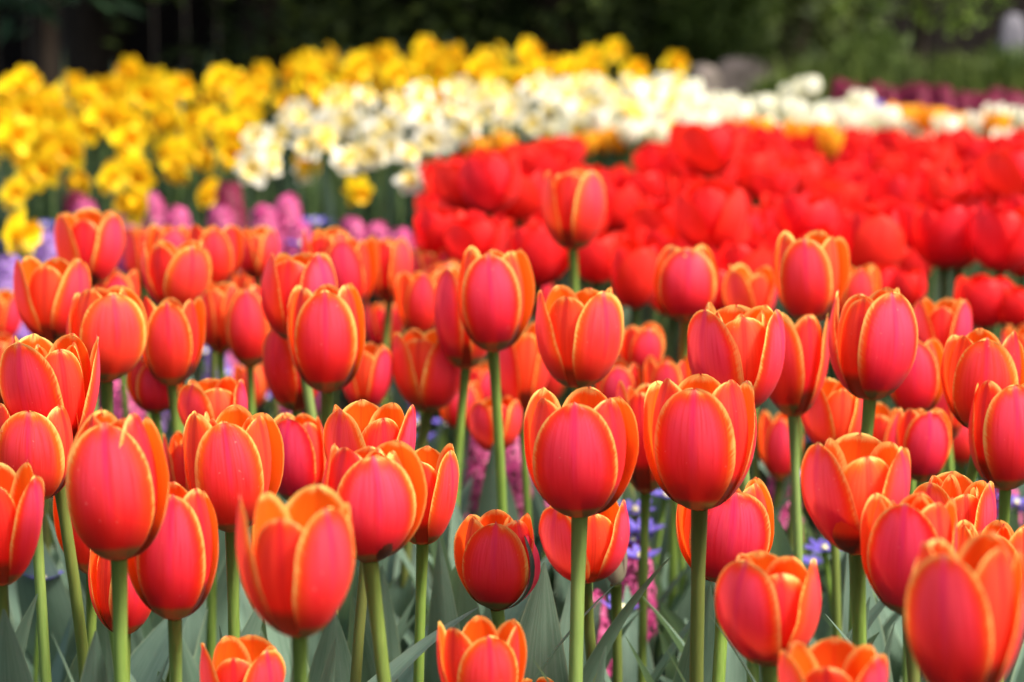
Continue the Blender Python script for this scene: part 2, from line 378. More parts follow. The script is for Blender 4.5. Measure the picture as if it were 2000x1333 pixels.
# ---------------------------------------------------------------- orange-red tulips (foreground bed)
# cx, top, bottom, width (photo pixels), azimuth of the front outer petal (deg, + = right), openness, size factor, extra petals, label
T = [
 (1885,1036,1368,236,-16,.34,.92,0,'large blurred orange-red tulip cut off by the lower right corner of the bed view'),
 (577,943,1240,232,42,.42,.94,0,'large open tulip with its orange inside showing, above the bottom-left cut off one'),
 (230,795,1092,202,-6,.14,.93,0,'tall closed crimson tulip with broad front petal and dark green foot, left foreground'),
 (1135,755,1007,225,-5,.34,1.14,0,'big tulip with oval red front petal, left one of the central big pair'),
 (1367,730,993,222,-8,.32,1.14,0,'big tulip with pink-red front petal, right one of the central big pair'),
 (456,790,1036,198,6,.36,1.05,1,'orange-red tulip with rippled orange petal tips standing behind the large open left one'),
 (732,860,1096,205,16,.38,1.02,1,'plump orange-red tulip with oval yellow-edged front petal and a curled orange tip'),
 (822,866,1062,150,58,.40,.98,0,'orange-red tulip tucked behind the plump one with one narrow yellow-edged petal at right'),
 (722,780,985,182,-44,.55,1.06,0,'wide open orange tulip above the plump one, its right petal standing upright'),
 (334,940,1208,186,-8,.30,1.02,0,'round crimson tulip half behind the tall closed left one'),
 (62,775,977,186,-8,.30,1.08,0,'pink-red tulip with rounded front petal at the left edge below the wide open one'),
 (-5,897,1142,184,62,.45,.96,0,'blurred red tulip cut off by the left edge, the lowest of those there'),
 (97,650,880,198,-34,.55,1.06,1,'wide open orange tulip with many orange inner petals showing, at the left'),
 (172,905,1120,138,-20,.3,1.0,0,'dark crimson tulip mostly hidden behind the tall closed left one'),
 (240,1050,1237,136,20,.35,1.0,0,'dark red tulip low in the shade between two left stems'),
 (965,995,1190,158,-8,.66,1.04,1,'small short many-petalled tulip with a green and pink streak on its right petal'),
 (1141,958,1136,178,-48,.45,1.35,0,'open tulip low behind the green stem of the left central tulip'),
 (1416,930,1138,192,4,.34,1.32,0,'red tulip with broad front petal low behind the stem of the right central tulip'),
 (1500,1075,1298,208,-44,.50,1.04,0,'short open tulip with a broad pink right petal, standing among leaves at lower right'),
 (1627,1243,1440,215,60,.62,1.02,0,'open orange tulip cut off by the bottom edge at right'),
 (941,1202,1410,176,16,.50,1.04,0,'open orange tulip cut off by the bottom edge at the centre'),
 (474,1240,1425,168,48,.60,1.04,0,'open orange tulip cut off by the bottom edge at left'),
 (1671,845,1080,216,-47,.48,1.08,0,'large open tulip with three petals forming a V on a thick brownish stem'),
 (1775,960,1202,190,-14,.56,.98,1,'open orange-tipped tulip just left of the large blurred corner one'),
 (1860,920,1115,172,-42,.62,1.08,1,'many-petalled open orange tulip right of the V-shaped one'),
 (1940,1015,1230,172,0,.6,1.05,1,'orange tulip showing only its petal tips behind the large blurred corner one'),
 (1972,740,956,162,20,.34,1.12,0,'tulip with rounded front petal cut off by the right edge, on a green stem'),
 (1920,640,842,166,2,.34,1.05,0,'pink-red tulip with broad front petal near the right edge, above the cut off one'),
 (1705,560,780,176,34,.22,1.05,0,'tall pink tulip with two broad outer petals closing in a V, right of centre'),
 (1438,585,805,192,-46,.46,1.08,1,'large open tulip with a grooved pinkish inner petal between two outer ones'),
 (1550,610,812,142,-26,.42,1.0,0,'red tulip with dark stem behind the large grooved open one'),
 (1339,475,628,127,3,.22,1.0,0,'rounded tulip with wide yellow margins at the front edge of the plain red bed'),
 (1586,450,630,148,0,.24,1.02,0,'tall upright tulip with one broad pink front petal, highest of the right half'),
 (1672,515,640,96,22,.42,.95,0,'small pink and orange tulip peeping out right of the tall upright one'),
 (1466,515,640,108,-32,.52,1.0,0,'small orange tulip with yellow-lit petals left of the tall upright one'),
 (1840,580,722,118,58,.46,1.0,0,'small open tulip behind and right of the tall pink V-shaped one'),
 (1790,655,812,116,5,.28,.95,0,'smooth pink tulip half hidden by the tall pink V-shaped one'),
 (1850,728,862,98,-28,.46,.95,0,'small orange tulip squeezed between two larger ones near the right edge'),
 (1121,330,487,126,46,.08,1.0,0,'solitary tall closed tulip rising in front of the plain red bed'),
 (969,480,686,151,4,.20,1.04,0,'tall tulip with pointed oval front petal on a long bare green stem at the centre'),
 (908,520,720,122,60,.24,1.0,0,'narrow crimson tulip half behind the tall central one'),
 (1132,556,756,173,40,.30,1.06,0,'open-topped tulip with a broad pink right petal, right of the tall central one'),
 (637,552,765,153,0,.24,1.04,0,'tall tulip with an oval pink front petal, left of centre above the plump one'),
 (210,557,745,160,18,.34,1.05,0,'tulip with a large pink front petal leaning right, orange petals behind, left side'),
 (335,577,752,134,0,.30,1.0,0,'rounded tulip with smooth front petal between green stems, right of the leaning pink one'),
 (102,500,665,152,50,.34,1.06,0,'open pink and red tulip near the left edge above the wide open orange one'),
 (175,406,560,138,54,.38,1.08,0,'highest tulip of the left side, open with a pink right petal'),
 (345,468,606,138,24,.38,1.02,0,'tulip with broad pink right petal in front of the row of small blurred ones'),
 (225,524,640,96,0,.42,.95,0,'small blurred tulip top between two larger left tulips'),
 (280,438,560,78,58,.4,.92,0,'small blurred red tulip directly right of the highest left one'),
 (332,438,545,92,10,.42,.95,0,'small blurred tulip top just above the one with a broad pink right petal'),
 (420,438,562,112,4,.36,.98,0,'blurred tulip with a wide pink front petal in the left back row'),
 (500,441,545,92,56,.46,.95,0,'blurred orange tulip at the right end of the left back row'),
 (584,492,668,150,48,.30,1.02,0,'tulip with a dark red left petal behind the tall one left of centre'),
 (642,442,575,106,40,.46,.95,0,'blurred orange tulip peeping out behind a broad pink one in the back row'),
 (684,459,612,108,0,.26,1.0,0,'smooth broad pink tulip of the back row left of centre'),
 (760,458,592,90,54,.36,.95,0,'slim blurred tulip right of the smooth broad pink one'),
 (838,478,575,82,58,.46,.92,0,'small blurred orange and pink tulip at the right end of the middle back row'),
 (820,525,658,98,0,.26,.98,0,'rounded red tulip just left of the narrow crimson one'),
 (427,549,690,94,56,.38,.98,0,'slim tulip with upright pink right petal beside a rounded crimson one'),
 (488,556,718,96,-5,.26,1.0,0,'rounded crimson tulip on a green stem left of the dark-petalled one'),
 (572,632,803,118,-46,.32,1.0,0,'dark red tulip half behind the tall one left of centre'),
 (415,732,872,138,-50,.46,1.0,0,'open orange-red tulip in shade above the rippled-tip one'),
 (303,690,806,112,10,.3,.92,0,'dark shaded tulip behind the stem of the rounded left one'),
 (490,704,802,72,0,.3,.85,0,'dim brownish red tulip far back between two stems left of centre'),
 (715,668,800,106,50,.36,.98,0,'V-petalled red tulip directly right of the tall one left of centre'),
 (838,640,803,147,42,.40,1.38,0,'round open tulip with twisted yellow petal edge, left of the tall central stem'),
 (750,585,690,76,50,.46,.9,0,'small orange tulip squeezed left of the round red one'),
 (900,742,839,86,0,.3,.9,0,'small dark red tulip hanging low behind the central stems, left one'),
 (940,705,805,76,30,.4,.88,0,'small blurred tulip between the two tall central stems'),
 (967,773,882,106,-48,.4,1.15,0,'low orange-red tulip behind the long bare central stem'),
 (1020,628,802,120,-46,.36,1.22,0,'red tulip with pink right petal just right of the long bare central stem'),
 (1076,665,790,74,20,.4,.9,0,'small pink tulip sliver behind the stem right of centre'),
 (1046,508,622,68,40,.4,.88,0,'small yellow-edged tulip sliver right of the tall central flower'),
 (580,806,985,124,-26,.40,1.0,0,'dark red tulip between the rippled-tip one and the wide open one'),
 (1260,742,963,116,58,.32,1.04,0,'tulip squeezed between the big central pair on its own dark stem'),
 (1252,628,738,94,20,.5,.95,1,'small orange and pink open tulip right of the open-topped one'),
 (1208,700,815,92,2,.42,.95,0,'small pink tulip peeping over the left central tulip'),
 (1304,692,810,94,4,.42,.95,0,'small pink tulip peeping over the right central tulip'),
 (1625,738,885,128,-44,.40,1.0,0,'red tulip with two yellow-edged petals directly left of the tall pink one stem'),
 (1722,785,905,94,58,.52,.95,0,'orange tulip half hidden behind the green stem of the tall pink one'),
 (1803,793,940,112,12,.42,1.0,0,'pink-fronted open tulip above the many-petalled ones at right'),
 (1525,800,937,88,0,.32,.92,0,'dim red tulip seen between a brownish and a green stem at right'),
 (1880,800,908,84,0,.3,.92,0,'shaded crimson tulip with its pale foot showing near the right edge'),
 (2,565,672,88,50,.36,.98,0,'small blurred tulip cut off by the left edge, upper one'),
 (2,650,795,84,55,.5,.98,0,'small orange tulip cut off by the left edge, middle one'),
 (0,868,1000,82,10,.4,.92,0,'pink tulip tip just showing at the left edge above the lowest cut off one'),
 (372,838,985,112,40,.46,.98,1,'orange tulip bits between the tall closed left one and the rippled-tip one'),
 (405,960,1075,82,0,.3,.9,0,'dark red tulip sliver beneath the rippled-tip one'),
 (868,508,610,84,30,.44,.92,0,'orange tulip top showing left of the tall central flower'),
 (1997,632,765,82,55,.42,.92,0,'orange-red tulip sliver at the right edge above the cut off one'),
 (495,520,610,82,20,.46,.9,0,'small blurred orange tulip behind the rounded crimson one'),
 (1042,1322,1450,110,30,.5,1.0,0,'orange petal tip just showing at the bottom edge right of the centre'),
 (1895,430,505,0,0,0,0,0,''),
]
OG = 'orange-red tulips with yellow petal edges in the front bed'
def build_tulip(i, row):
    cx, top, bot, w, phase, opn, sf, extra, label = row
    rng = random.Random(100 + i)
    D = FPX * .0560 * sf / w
    wr = .5 if w >= 90 else .3
    D = D ** (1 - wr) * ((CAMZ - .41) * FPX / (bot + 30)) ** wr
    D = min(D, (CAMZ - .20) * FPX / (bot + 30))
    B = at(cx, bot, D)
    R = w * D / FPX / 2 * .985
    H = (bot - top) * D / FPX * .985
    gx = B.x + rng.uniform(-.012, .012); gy = B.y + rng.uniform(-.01, .025)
    root = thing('tulip', label, 'tulip', (gx, gy, 0), OG)
    lx = rng.uniform(-.09, .09); ly = rng.uniform(-.04, .07)
    loc = (B.x - gx, B.y - gy, B.z)
    va = math.degrees(atan((cx - 1000) / FPX))
    near = w > 105
    nu, nv = (20, 14) if near else (14, 10)
    def head(R, H, gx):
        q = random.Random(5000 + i); out = []
        for k in range(6):
            inner = k % 2 == 1
            az = phase + 60 * k + q.uniform(-7, 7)
            if k == 0: az = phase
            o_ = min(.72, max(.03, opn + q.uniform(-.10, .12)))
            h_ = H * (q.uniform(.93, 1.0) if not inner else q.uniform(.90, 1.0))
            a = (az + 180) % 360 - 180
            if abs(a) > 90: h_ = H * q.uniform(.92, 1.0)
            elif abs(a) < 35: h_ = H * (q.uniform(.97, 1.0) - (.17 if inner else .03) * opn)
            else: h_ = H * (q.uniform(.97, 1.02) - .03 * opn)
            me = petal_mesh(q, R, h_, o_, inner, [M['petal_i' if inner else 'petal_o']], nu=nu, nv=nv, wide=q.uniform(.94, 1.08), pointy=q.uniform(-.2, .45))
            out.append((me, loc, (ly + q.uniform(-.012, .012), lx + q.uniform(-.012, .012), radians(az - 90 - va))))
        for k in range(3 if extra else 0):
            az = phase + 150 + 95 * k + q.uniform(-15, 15)
            me = petal_mesh(q, R * .74, H * q.uniform(.84, .94), min(.5, opn), True, [M['petal_i']], nu=nu, nv=nv, wide=.72, ruff=2.0)
            out.append((me, (loc[0], loc[1], loc[2] + H * .03), (ly, lx, radians(az - 90 - va))))
        xs, ys = [], []
        for me, l, r in out:
            mx = Matrix.Translation(Vector((gx, gy, 0)) + Vector(l)) @ Euler(r).to_matrix().to_4x4()
            for v in me.vertices:
                x, y, _ = px_of(mx @ v.co); xs.append(x); ys.append(y)
        return out, max(xs) - min(xs), min(ys), (max(xs) + min(xs)) / 2
    out, w_, t_, c_ = head(R, H, gx)
    for it in range(3):
        for me, _, _ in out: bpy.data.meshes.remove(me)
        R *= w / w_; H *= (bot - top) / max(10, bot - t_)
        gx += (cx - c_) * D / FPX; root.location.x = gx
        out, w_, t_, c_ = head(R, H, gx)
    for me, l, r in out: link('petal', me, root, l, r)
    if label.startswith('small short many'):
        q = random.Random(3)
        for (wd_, az_, mm, kR) in ((.34, 66, M['streak'], 1.05), (.10, 50, M['slit'], 1.07)):
            link('streaked_petal' if wd_ > .2 else 'dark_streak', petal_mesh(q, R * kR, H * .80, opn * .6, False, [mm], wide=wd_, ruff=.5), root, loc, (ly, lx, radians(az_ - 90 - va)))
    link('stem', stem_mesh(rng, loc, min(.0041, max(.0033, R * .138)), bend=.018), root)
    nl = rng.choice((2, 3, 3))
    a0 = rng.uniform(0, 2 * pi)
    zt = max(.17, B.z * .80)
    for k in range(nl):
        if B.z < .24 and k: break
        L = min(.36, zt * rng.uniform(.72, 1.02)) * (.8 if bot > 1350 else 1); wd = rng.uniform(.030, .052)
        l1 = rng.uniform(.25, .95)
        me = leaf_mesh(rng, L, wd, rng.uniform(.03, .16), l1, fold=rng.uniform(.3, .7))
        link('leaf', me, root, (0, 0, 0), (0, 0, a0 + k * 2.3 + rng.uniform(-.4, .4)))
    return root
for i, row in enumerate(T):
    if row[3]: build_tulip(i, row)

# green-pink bud low behind the open tulip
def bud():
    rng = random.Random(5); D = 1.62; B = at(1203, 1142, D)
    m = plain('unopened bud', (.26, .25, .15), (.34, .24, .19), 40, .15, .5, along=(1, 1, .2))
    r = thing('tulip_bud', 'closed greenish pink bud low behind the open tulip right of the centre', 'tulip bud', (B.x, B.y + .01, 0))
    link('stem', stem_mesh(rng, (0, -.01, B.z), .0034), r)
    for k in range(3):
        link('petal', petal_mesh(rng, .0085, .030, .0, False, [m], wide=1.35, rtop=.0015, ruff=0), r, (0, -.01, B.z), (0, 0, k * 2.094 + .5))
    link('leaf', leaf_mesh(rng, .22, .03, .1, .5), r, (0, 0, 0), (0, 0, 2.6))
bud()

# leaf rosettes without a flower that fill the bed
def rosettes():
    group = 'flowerless tulip plants between the orange-red tulips'
    protos = []
    rng = random.Random(77)
    for k in range(5):
        r = thing('tulip_plant', 'x', 'plant', (0, 0, 0), group); kids = []
        for q in range(3):
            L = rng.uniform(.24, .33)
            kids.append(link('leaf', leaf_mesh(rng, L, rng.uniform(.046, .068), rng.uniform(.02, .12), rng.uniform(.2, .8), fold=rng.uniform(.25, .6)), r, (0, 0, 0), (0, 0, q * 2.1 + rng.uniform(-.4, .4))))
        protos.append((r, kids))
    spots = []
    for y in (1.60, 1.70, 1.84, 1.98, 2.12):
        hw = y * .212 + .03
        n = int(hw * 2 / .095)
        for j in range(n):
            spots.append((-hw + 2 * hw * (j + rng.uniform(.2, .8)) / n, y + rng.uniform(-.06, .06), rng.uniform(.86, 1.12)))
    spots = [q for q in spots if not (q[1] < 1.66 and abs(q[0] + .010) < .055)]
    for i, (x, y, s) in enumerate(spots):
        s *= (.84 if y < 1.5 else 1.0) if y < 1.75 else .85
        pr, kids = protos[i % 5]
        px = 1000 + FPX * x / y
        side = 'left' if px < 667 else ('middle' if px < 1333 else 'right')
        lab = 'blue-green leaf tuft without a flower in the %s of the front bed' % side
        if i < 5:
            pr.location = (x, y, 0); pr.rotation_euler = (0, 0, rng.uniform(0, 6)); pr.scale = (s,) * 3; pr['label'] = lab
        else: copy_thing(pr, kids, (x, y, 0), rng.uniform(0, 6.28), s, lab, group)
rosettes()

def measured_leaves():
    rng = random.Random(404); g = 'single broad leaves standing among the front stems'
    for (px, py, D, wd, az, l1, lab) in [
        (1065, 1098, 1.50, .056, -84, .30, 'broad blue-green leaf upright between the small tulip and the left central stem'),
        (1118, 1120, 1.62, .040, 75, .25, 'narrower leaf right behind the broad one near the left central stem'),
        (1205, 1138, 1.42, .022, -20, .75, 'thin dark leaf slanting up to the right beside the left central stem'),
        (1312, 1085, 1.50, .040, -30, .70, 'long leaf slanting up towards the stem of the right central tulip'),
        (185, 1232, 1.22, .044, -75, .35, 'pale broad leaf at the lower left beside two stems'),
        (5, 1190, 1.25, .050, -100, .35, 'pale broad leaf cut off by the lower left corner'),
        (72, 1160, 1.30, .032, -40, .45, 'dark leaf leaning beside the stems at the lower left'),
        (100, 1235, 1.20, .022, 200, .35, 'short dark leaf tip at the lower left'),
        (428, 1222, 1.40, .018, -90, .20, 'narrow pointed leaf tip between the stems at left'),
        (690, 1165, 1.60, .048, -110, .40, 'broad leaf below the plump tulip, left of its stem'),
        (745, 1105, 1.70, .050, -70, .40, 'broad leaf right behind the stem of the plump tulip'),
        (655, 1242, 1.28, .026, -60, .30, 'dark pointed leaf left of the stem of the plump tulip'),
        (858, 1052, 1.62, .030, -95, .35, 'tall leaf left of the small short tulip'),
        (935, 1185, 1.36, .036, 12, 1.05, 'leaf arching up to the right just below the small short tulip'),
        (965, 865, 2.05, .048, -85, .25, 'tall broad leaf standing between the two long bare central stems'),
        (1040, 1285, 1.25, .022, 190, .55, 'dark curled leaf tip at the bottom right of the centre'),
        (1182, 1262, 1.25, .024, -80, .30, 'pointed leaf tip at the bottom between the central stems'),
        (1298, 1262, 1.25, .020, 195, .50, 'small dark leaf leaning left at the bottom beside the right central stem'),
        (1385, 1142, 1.55, .042, -80, .35, 'broad leaf left of the short open tulip at lower right'),
        (1385, 1200, 1.30, .022, 185, .60, 'dark narrow leaf touching the short open tulip from the left'),
        (1612, 1200, 1.42, .034, 170, .70, 'leaf curving left below the V-shaped tulip'),
        (1700, 1165, 1.55, .042, -60, .45, 'leaf between the stem of the V-shaped tulip and the corner one'),
        (1748, 1215, 1.32, .024, -80, .35, 'pointed leaf left of the large blurred corner tulip'),
        (575, 1290, 1.20, .030, -60, .40, 'leaf at the bottom edge beside the left cut off open tulip')]:
        tip = at(px, py, D)
        me = leaf_mesh(rng, 1.0 * tip.z, wd * 1.25, .0, l1, fold=rng.uniform(.25, .5), twist=.35, nu=22, nv=8)
        zt = max(v.co.z for v in me.vertices); k = tip.z / zt
        for v in me.vertices: v.co.z *= k; v.co.x *= k
        tv = max(me.vertices, key=lambda v: v.co.z).co.copy(); a = radians(az); 
        ox = cos(a) * tv.x - sin(a) * tv.y; oy = sin(a) * tv.x + cos(a) * tv.y
        thing('leaf_blade', lab, 'leaf', (tip.x - ox, tip.y - oy, 0), g, rz=a, me=me)
measured_leaves()

# ---------------------------------------------------------------- plain red tulips
def red_tulip_parts(rng, root, R, H, opn, z, ph=None, extra=True, mt='petal_r'):
    kids = [link('stem', stem_mesh(rng, (0, 0, z), .0042, m=M['dstem'], bend=.01), root)]
    ph = rng.uniform(0, 120) if ph is None else ph
    for k in range(6):
        inner = k % 2 == 1
        kids.append(link('petal', petal_mesh(rng, R, H * rng.uniform(.9, 1.03), min(.95, opn + rng.uniform(-.1, .12)), inner, [M[mt]], wide=rng.uniform(.98, 1.15), nu=10, nv=8, ruff=1.6, pointy=.4), root, (0, 0, z), (rng.uniform(-.05, .05), rng.uniform(-.05, .05), radians(ph + 60 * k + rng.uniform(-8, 8)))))
    for k in range(2):
        kids.append(link('leaf', leaf_mesh(rng, z * rng.uniform(.7, .9), rng.uniform(.03, .05), .05, rng.uniform(.2, .8), nu=10, nv=4, m=M['leafd']), root, (0, 0, 0), (0, 0, rng.uniform(0, 6))))
    return kids
RG = 'plain red tulips in the bed behind the orange-red ones'
def red_bed():
    rng = random.Random(11)
    # measured ones along the front and the ridge of the bed
    for (cx, top, bot, w, opn, D, lab) in [
        (905, 318, 412, 120, .55, 2.95, 'plain red tulip ending the red bed at left, beside a pink-streaked one'),
        (955, 308, 418, 118, .45, 2.90, 'red tulip with a pink streak on its right petal, left end of red bed'),
        (1015, 330, 430, 110, .6, 3.0, 'plain red tulip left of the solitary tall closed one'),
        (865, 410, 505, 110, .6, 2.75, 'lowest plain red tulip at the left corner of the red bed'),
        (930, 425, 520, 120, .6, 2.7, 'plain red tulip under the pink-streaked one'),
        (1050, 440, 560, 120, .5, 2.62, 'plain red tulip low behind the solitary tall stem, left side'),
        (1165, 455, 553, 105, .5, 2.60, 'plain red tulip low behind the solitary tall stem, right side'),
        (1240, 470, 603, 105, .45, 2.50, 'darker red tulip left of the rounded one with wide yellow margins'),
        (1385, 240, 345, 130, .6, 3.5, 'plain red tulip standing above the back edge of the red bed'),
        (1385, 360, 490, 140, .4, 2.75, 'large plain red tulip above the small yellow-lit orange one'),
        (1845, 400, 525, 140, .45, 2.75, 'large plain red tulip over the dark gap, left one of two'),
        (1955, 400, 532, 130, .45, 2.70, 'large plain red tulip over the dark gap, by the right edge'),
        (1700, 400, 545, 130, .45, 2.7, 'large plain red tulip right of the tall upright pink one'),
        (1570, 380, 480, 125, .5, 2.8, 'plain red tulip behind the head of the tall upright pink one'),
        (1920, 540, 640, 120, .4, 2.62, 'dark red tulip low in the gap near the right edge'),
        (1985, 560, 640, 90, .4, 2.6, 'dark red tulip low at the right edge beside a bare stem'),
        (1775, 525, 600, 70, .2, 2.6, 'narrow red tulip low at the left side of the dark gap'),
        (1720, 520, 615, 90, .4, 2.62, 'red tulip low behind the pink and orange peeping one'),
        (1975, 290, 400, 130, .5, 3.3, 'large plain red tulip high at the right edge'),
        (1400, 520, 610, 90, .5, 2.6, 'dark red tulip low behind the rounded yellow-margined one')]:
        B = at(cx, bot, D); r = thing('red_tulip', lab, 'tulip', (B.x, B.y, 0), RG)
        red_tulip_parts(rng, r, w * D / FPX / 2, (bot - top) * D / FPX, opn, B.z)
    protos = []
    for k in range(9):
        r = thing('red_tulip', 'x', 'tulip', (0, 0, 0), RG)
        z = .35
        protos.append((r, red_tulip_parts(rng, r, rng.uniform(.034, .043), rng.uniform(.058, .070), rng.uniform(.5, 1.1), z)))
    i = 0
    y = 2.72
    while y < 5.3:
        xl = (-.105 if y < 3.2 else -.125 + (y - 3.2) * .02) * y / 2.9
        xr = .235 * y
        xl0 = (855 - 1000) / FPX * y
        dy = .11 + .012 * y
        x = xl0 + rng.uniform(0, .05)
        while x < xr:
            yy = y + rng.uniform(-.05, .05); z = .335 + rng.uniform(-.02, .025)
            if y > 4.9: z -= .0
            s = z / .35 * rng.uniform(.98, 1.04)
            if y < 2.95 and x < .16: x += .08; continue
            if (y > 4.3 and x < .062 * y) or y > 4.95: x += .08; continue
            if y < 2.95 and x > .42: x += .08; continue
            px = px_of((x, yy, .37))[0]
            side = 'left' if px < 1240 else ('middle' if px < 1620 else 'right')
            dep = 'front' if y < 3.5 else ('centre' if y < 4.3 else 'far edge')
            lab = 'blurred plain red tulip in the %s third of the red bed at its %s' % (side, dep)
            if i < 9:
                pr = protos[i][0]; pr.location = (x, yy, 0); pr.rotation_euler = (0, 0, rng.uniform(0, 6)); pr['label'] = lab; pr.scale = (s,) * 3
            else: copy_thing(*protos[rng.randrange(9)], (x, yy, 0), rng.uniform(0, 6.28), s, lab, RG)
            i += 1; x += rng.uniform(.064, .086)
        y += dy
    print('red', i)
red_bed()

# ---------------------------------------------------------------- daffodils and other narcissi
M['daf'] = plain('yellow daffodil petal', (.92, .66, .008), (.94, .74, .014), 30, .3, .5, tcol=(.9, .55, .02), vary=.25)
M['dafc'] = plain('daffodil trumpet', (.92, .52, .006), (.93, .60, .008), 40, .3, .5, tcol=(.9, .45, .01), vary=.25)
M['crm'] = plain('cream narcissus petal', (.88, .85, .70), (.92, .90, .80), 30, .3, .5, tcol=(.9, .85, .6), vary=.15)
M['pale'] = plain('pale yellow narcissus petal', (.86, .70, .22), (.88, .78, .42), 30, .3, .5, tcol=(.9, .75, .3), vary=.15)
M['crmc'] = plain('cream narcissus cup', (.90, .72, .14), (.92, .80, .34), 40, .3, .5, tcol=(.9, .65, .1), vary=.3)
M['cream_t'] = plain('cream tulip petal', (.90, .87, .66), (.92, .91, .82), 30, .3, .5, tcol=(.9, .85, .5), vary=.15)
M['amber'] = plain('amber tulip petal', (.88, .34, .012), (.90, .50, .03), 30, .3, .5, tcol=(.95, .4, .01), vary=.3)
M['wither'] = plain('dry brown petal', (.40, .17, .03), (.50, .24, .05), 40, .2, .7, vary=.2)

def flower_face(rng, R, m, n=6, cup=.25, wid=.36, double=False):
    """ring of tepals facing +X"""
    vs, fs = [], []
    rings = [(n, R, 0, cup)] + ([(n, R * .78, .5, cup + .35), (5, R * .5, .2, cup + .8)] if double else [])
    for (cnt, rr, off, cp) in rings:
        for k in range(cnt):
            a = 2 * pi * (k + off) / cnt + rng.uniform(-.15, .15); c2 = cp + rng.uniform(-.2, .2); r2 = rr * rng.uniform(.88, 1.08)
            b = len(vs); nu, nv = 6, 4; tw = rng.uniform(-.3, .3)
            for i in range(nu + 1):
                t = i / nu; w = r2 * wid * (sin(pi * (t * .92 + .04) ** .8)) ** .7
                for j in range(nv + 1):
                    v = -1 + 2 * j / nv
                    rad = r2 * (.10 + .9 * t); x = rad * sin(c2) * t + .10 * w * v * v + tw * w * v * t
                    rd = rad * cos(c2 * t)
                    y = cos(a) * rd - sin(a) * v * w; z = sin(a) * rd + cos(a) * v * w
                    vs.append((x, y, z))
            fs += [tuple(b + q for q in f) for f in grid_faces(nu, nv)]
    return mesh('petals', vs, fs, [m])
def trumpet(rng, r, L, m):
    vs = []; nv = 16; prof = [(.0, .35), (.15, .62), (.5, .68), (.8, .78), (.95, .98), (1.0, 1.12)]
    for (t, k) in prof:
        for j in range(nv):
            a = 2 * pi * j / nv; rr = r * k * (1 + (.10 * sin(a * 6) if t > .8 else 0) + rng.uniform(-.02, .02))
            vs.append((L * t, rr * cos(a), rr * sin(a)))
    return mesh('trumpet', vs, grid_faces(len(prof) - 1, nv, True), [m])
def daffodil_parts(rng, root, z, kind):
    kids = []
    face = Euler((0, rng.uniform(-.25, .45), rng.uniform(-1.3, 1.3) - pi / 2))       # mostly towards the light and the path
    if kind == 'cream': face = Euler((0, rng.uniform(-.8, .1), rng.uniform(-.6, 1.2) - pi / 2))
    if kind == 'yellow': mp, mc, R, dbl = M['daf'], M['dafc'], rng.uniform(.037, .045), rng.random() < .6
    else: mp, mc, R, dbl = (M['pale'] if rng.random() < .08 else M['crm']), M['crmc'], rng.uniform(.031, .037), rng.random() < .45
    d = Vector((1, 0, 0)); d.rotate(face)
    hd = Vector((0, 0, z)) + d * .022
    pts = [(0, 0, 0), (.003, .002, z * .5), (0, 0, z * .93), tuple(Vector((0, 0, z * .985)) + d * .003), tuple(hd - d * .006), tuple(hd)]
    kids.append(link('stem', tube_mesh('stem', pts, [.0034, .003, .0028, .003, .0035, .004], M['dstem'], 8), root))
    kids.append(link('petals', flower_face(rng, R, mp, cup=rng.uniform(.05, .45), double=dbl), root, hd, face))
    kids.append(link('trumpet', trumpet(rng, R * (.42 if kind == 'yellow' else .42), R * (.85 if kind == 'yellow' else .7), mc), root, hd, face))
    for k in range(3):
        kids.append(link('leaf', leaf_mesh(rng, z * rng.uniform(.72, 1.05), .014, rng.uniform(0, .1), rng.uniform(.1, .5), fold=.3, m=M['blade'], nu=8, nv=2, name='leaf'), root, (0, 0, 0), (0, 0, rng.uniform(0, 6.28))))
    return kids
YG = 'yellow daffodils along the back left of the garden'; CG = 'cream flowers with yellow cups behind the red bed'
def place_many(protos, spots, zref, name_label, group, rng):
    for i, (x, y, z) in enumerate(spots):
        pr, kids = protos[i % len(protos)] if i < len(protos) else protos[rng.randrange(len(protos))]
        rz = rng.uniform(-.35, .35); s = z / zref; lab = name_label(x, y, z)
        if i < len(protos):
            pr.location = (x, y, 0); pr.rotation_euler = (0, 0, rz); pr.scale = (s,) * 3; pr['label'] = lab
        else: copy_thing(pr, kids, (x, y, 0), rz, s, lab, group)
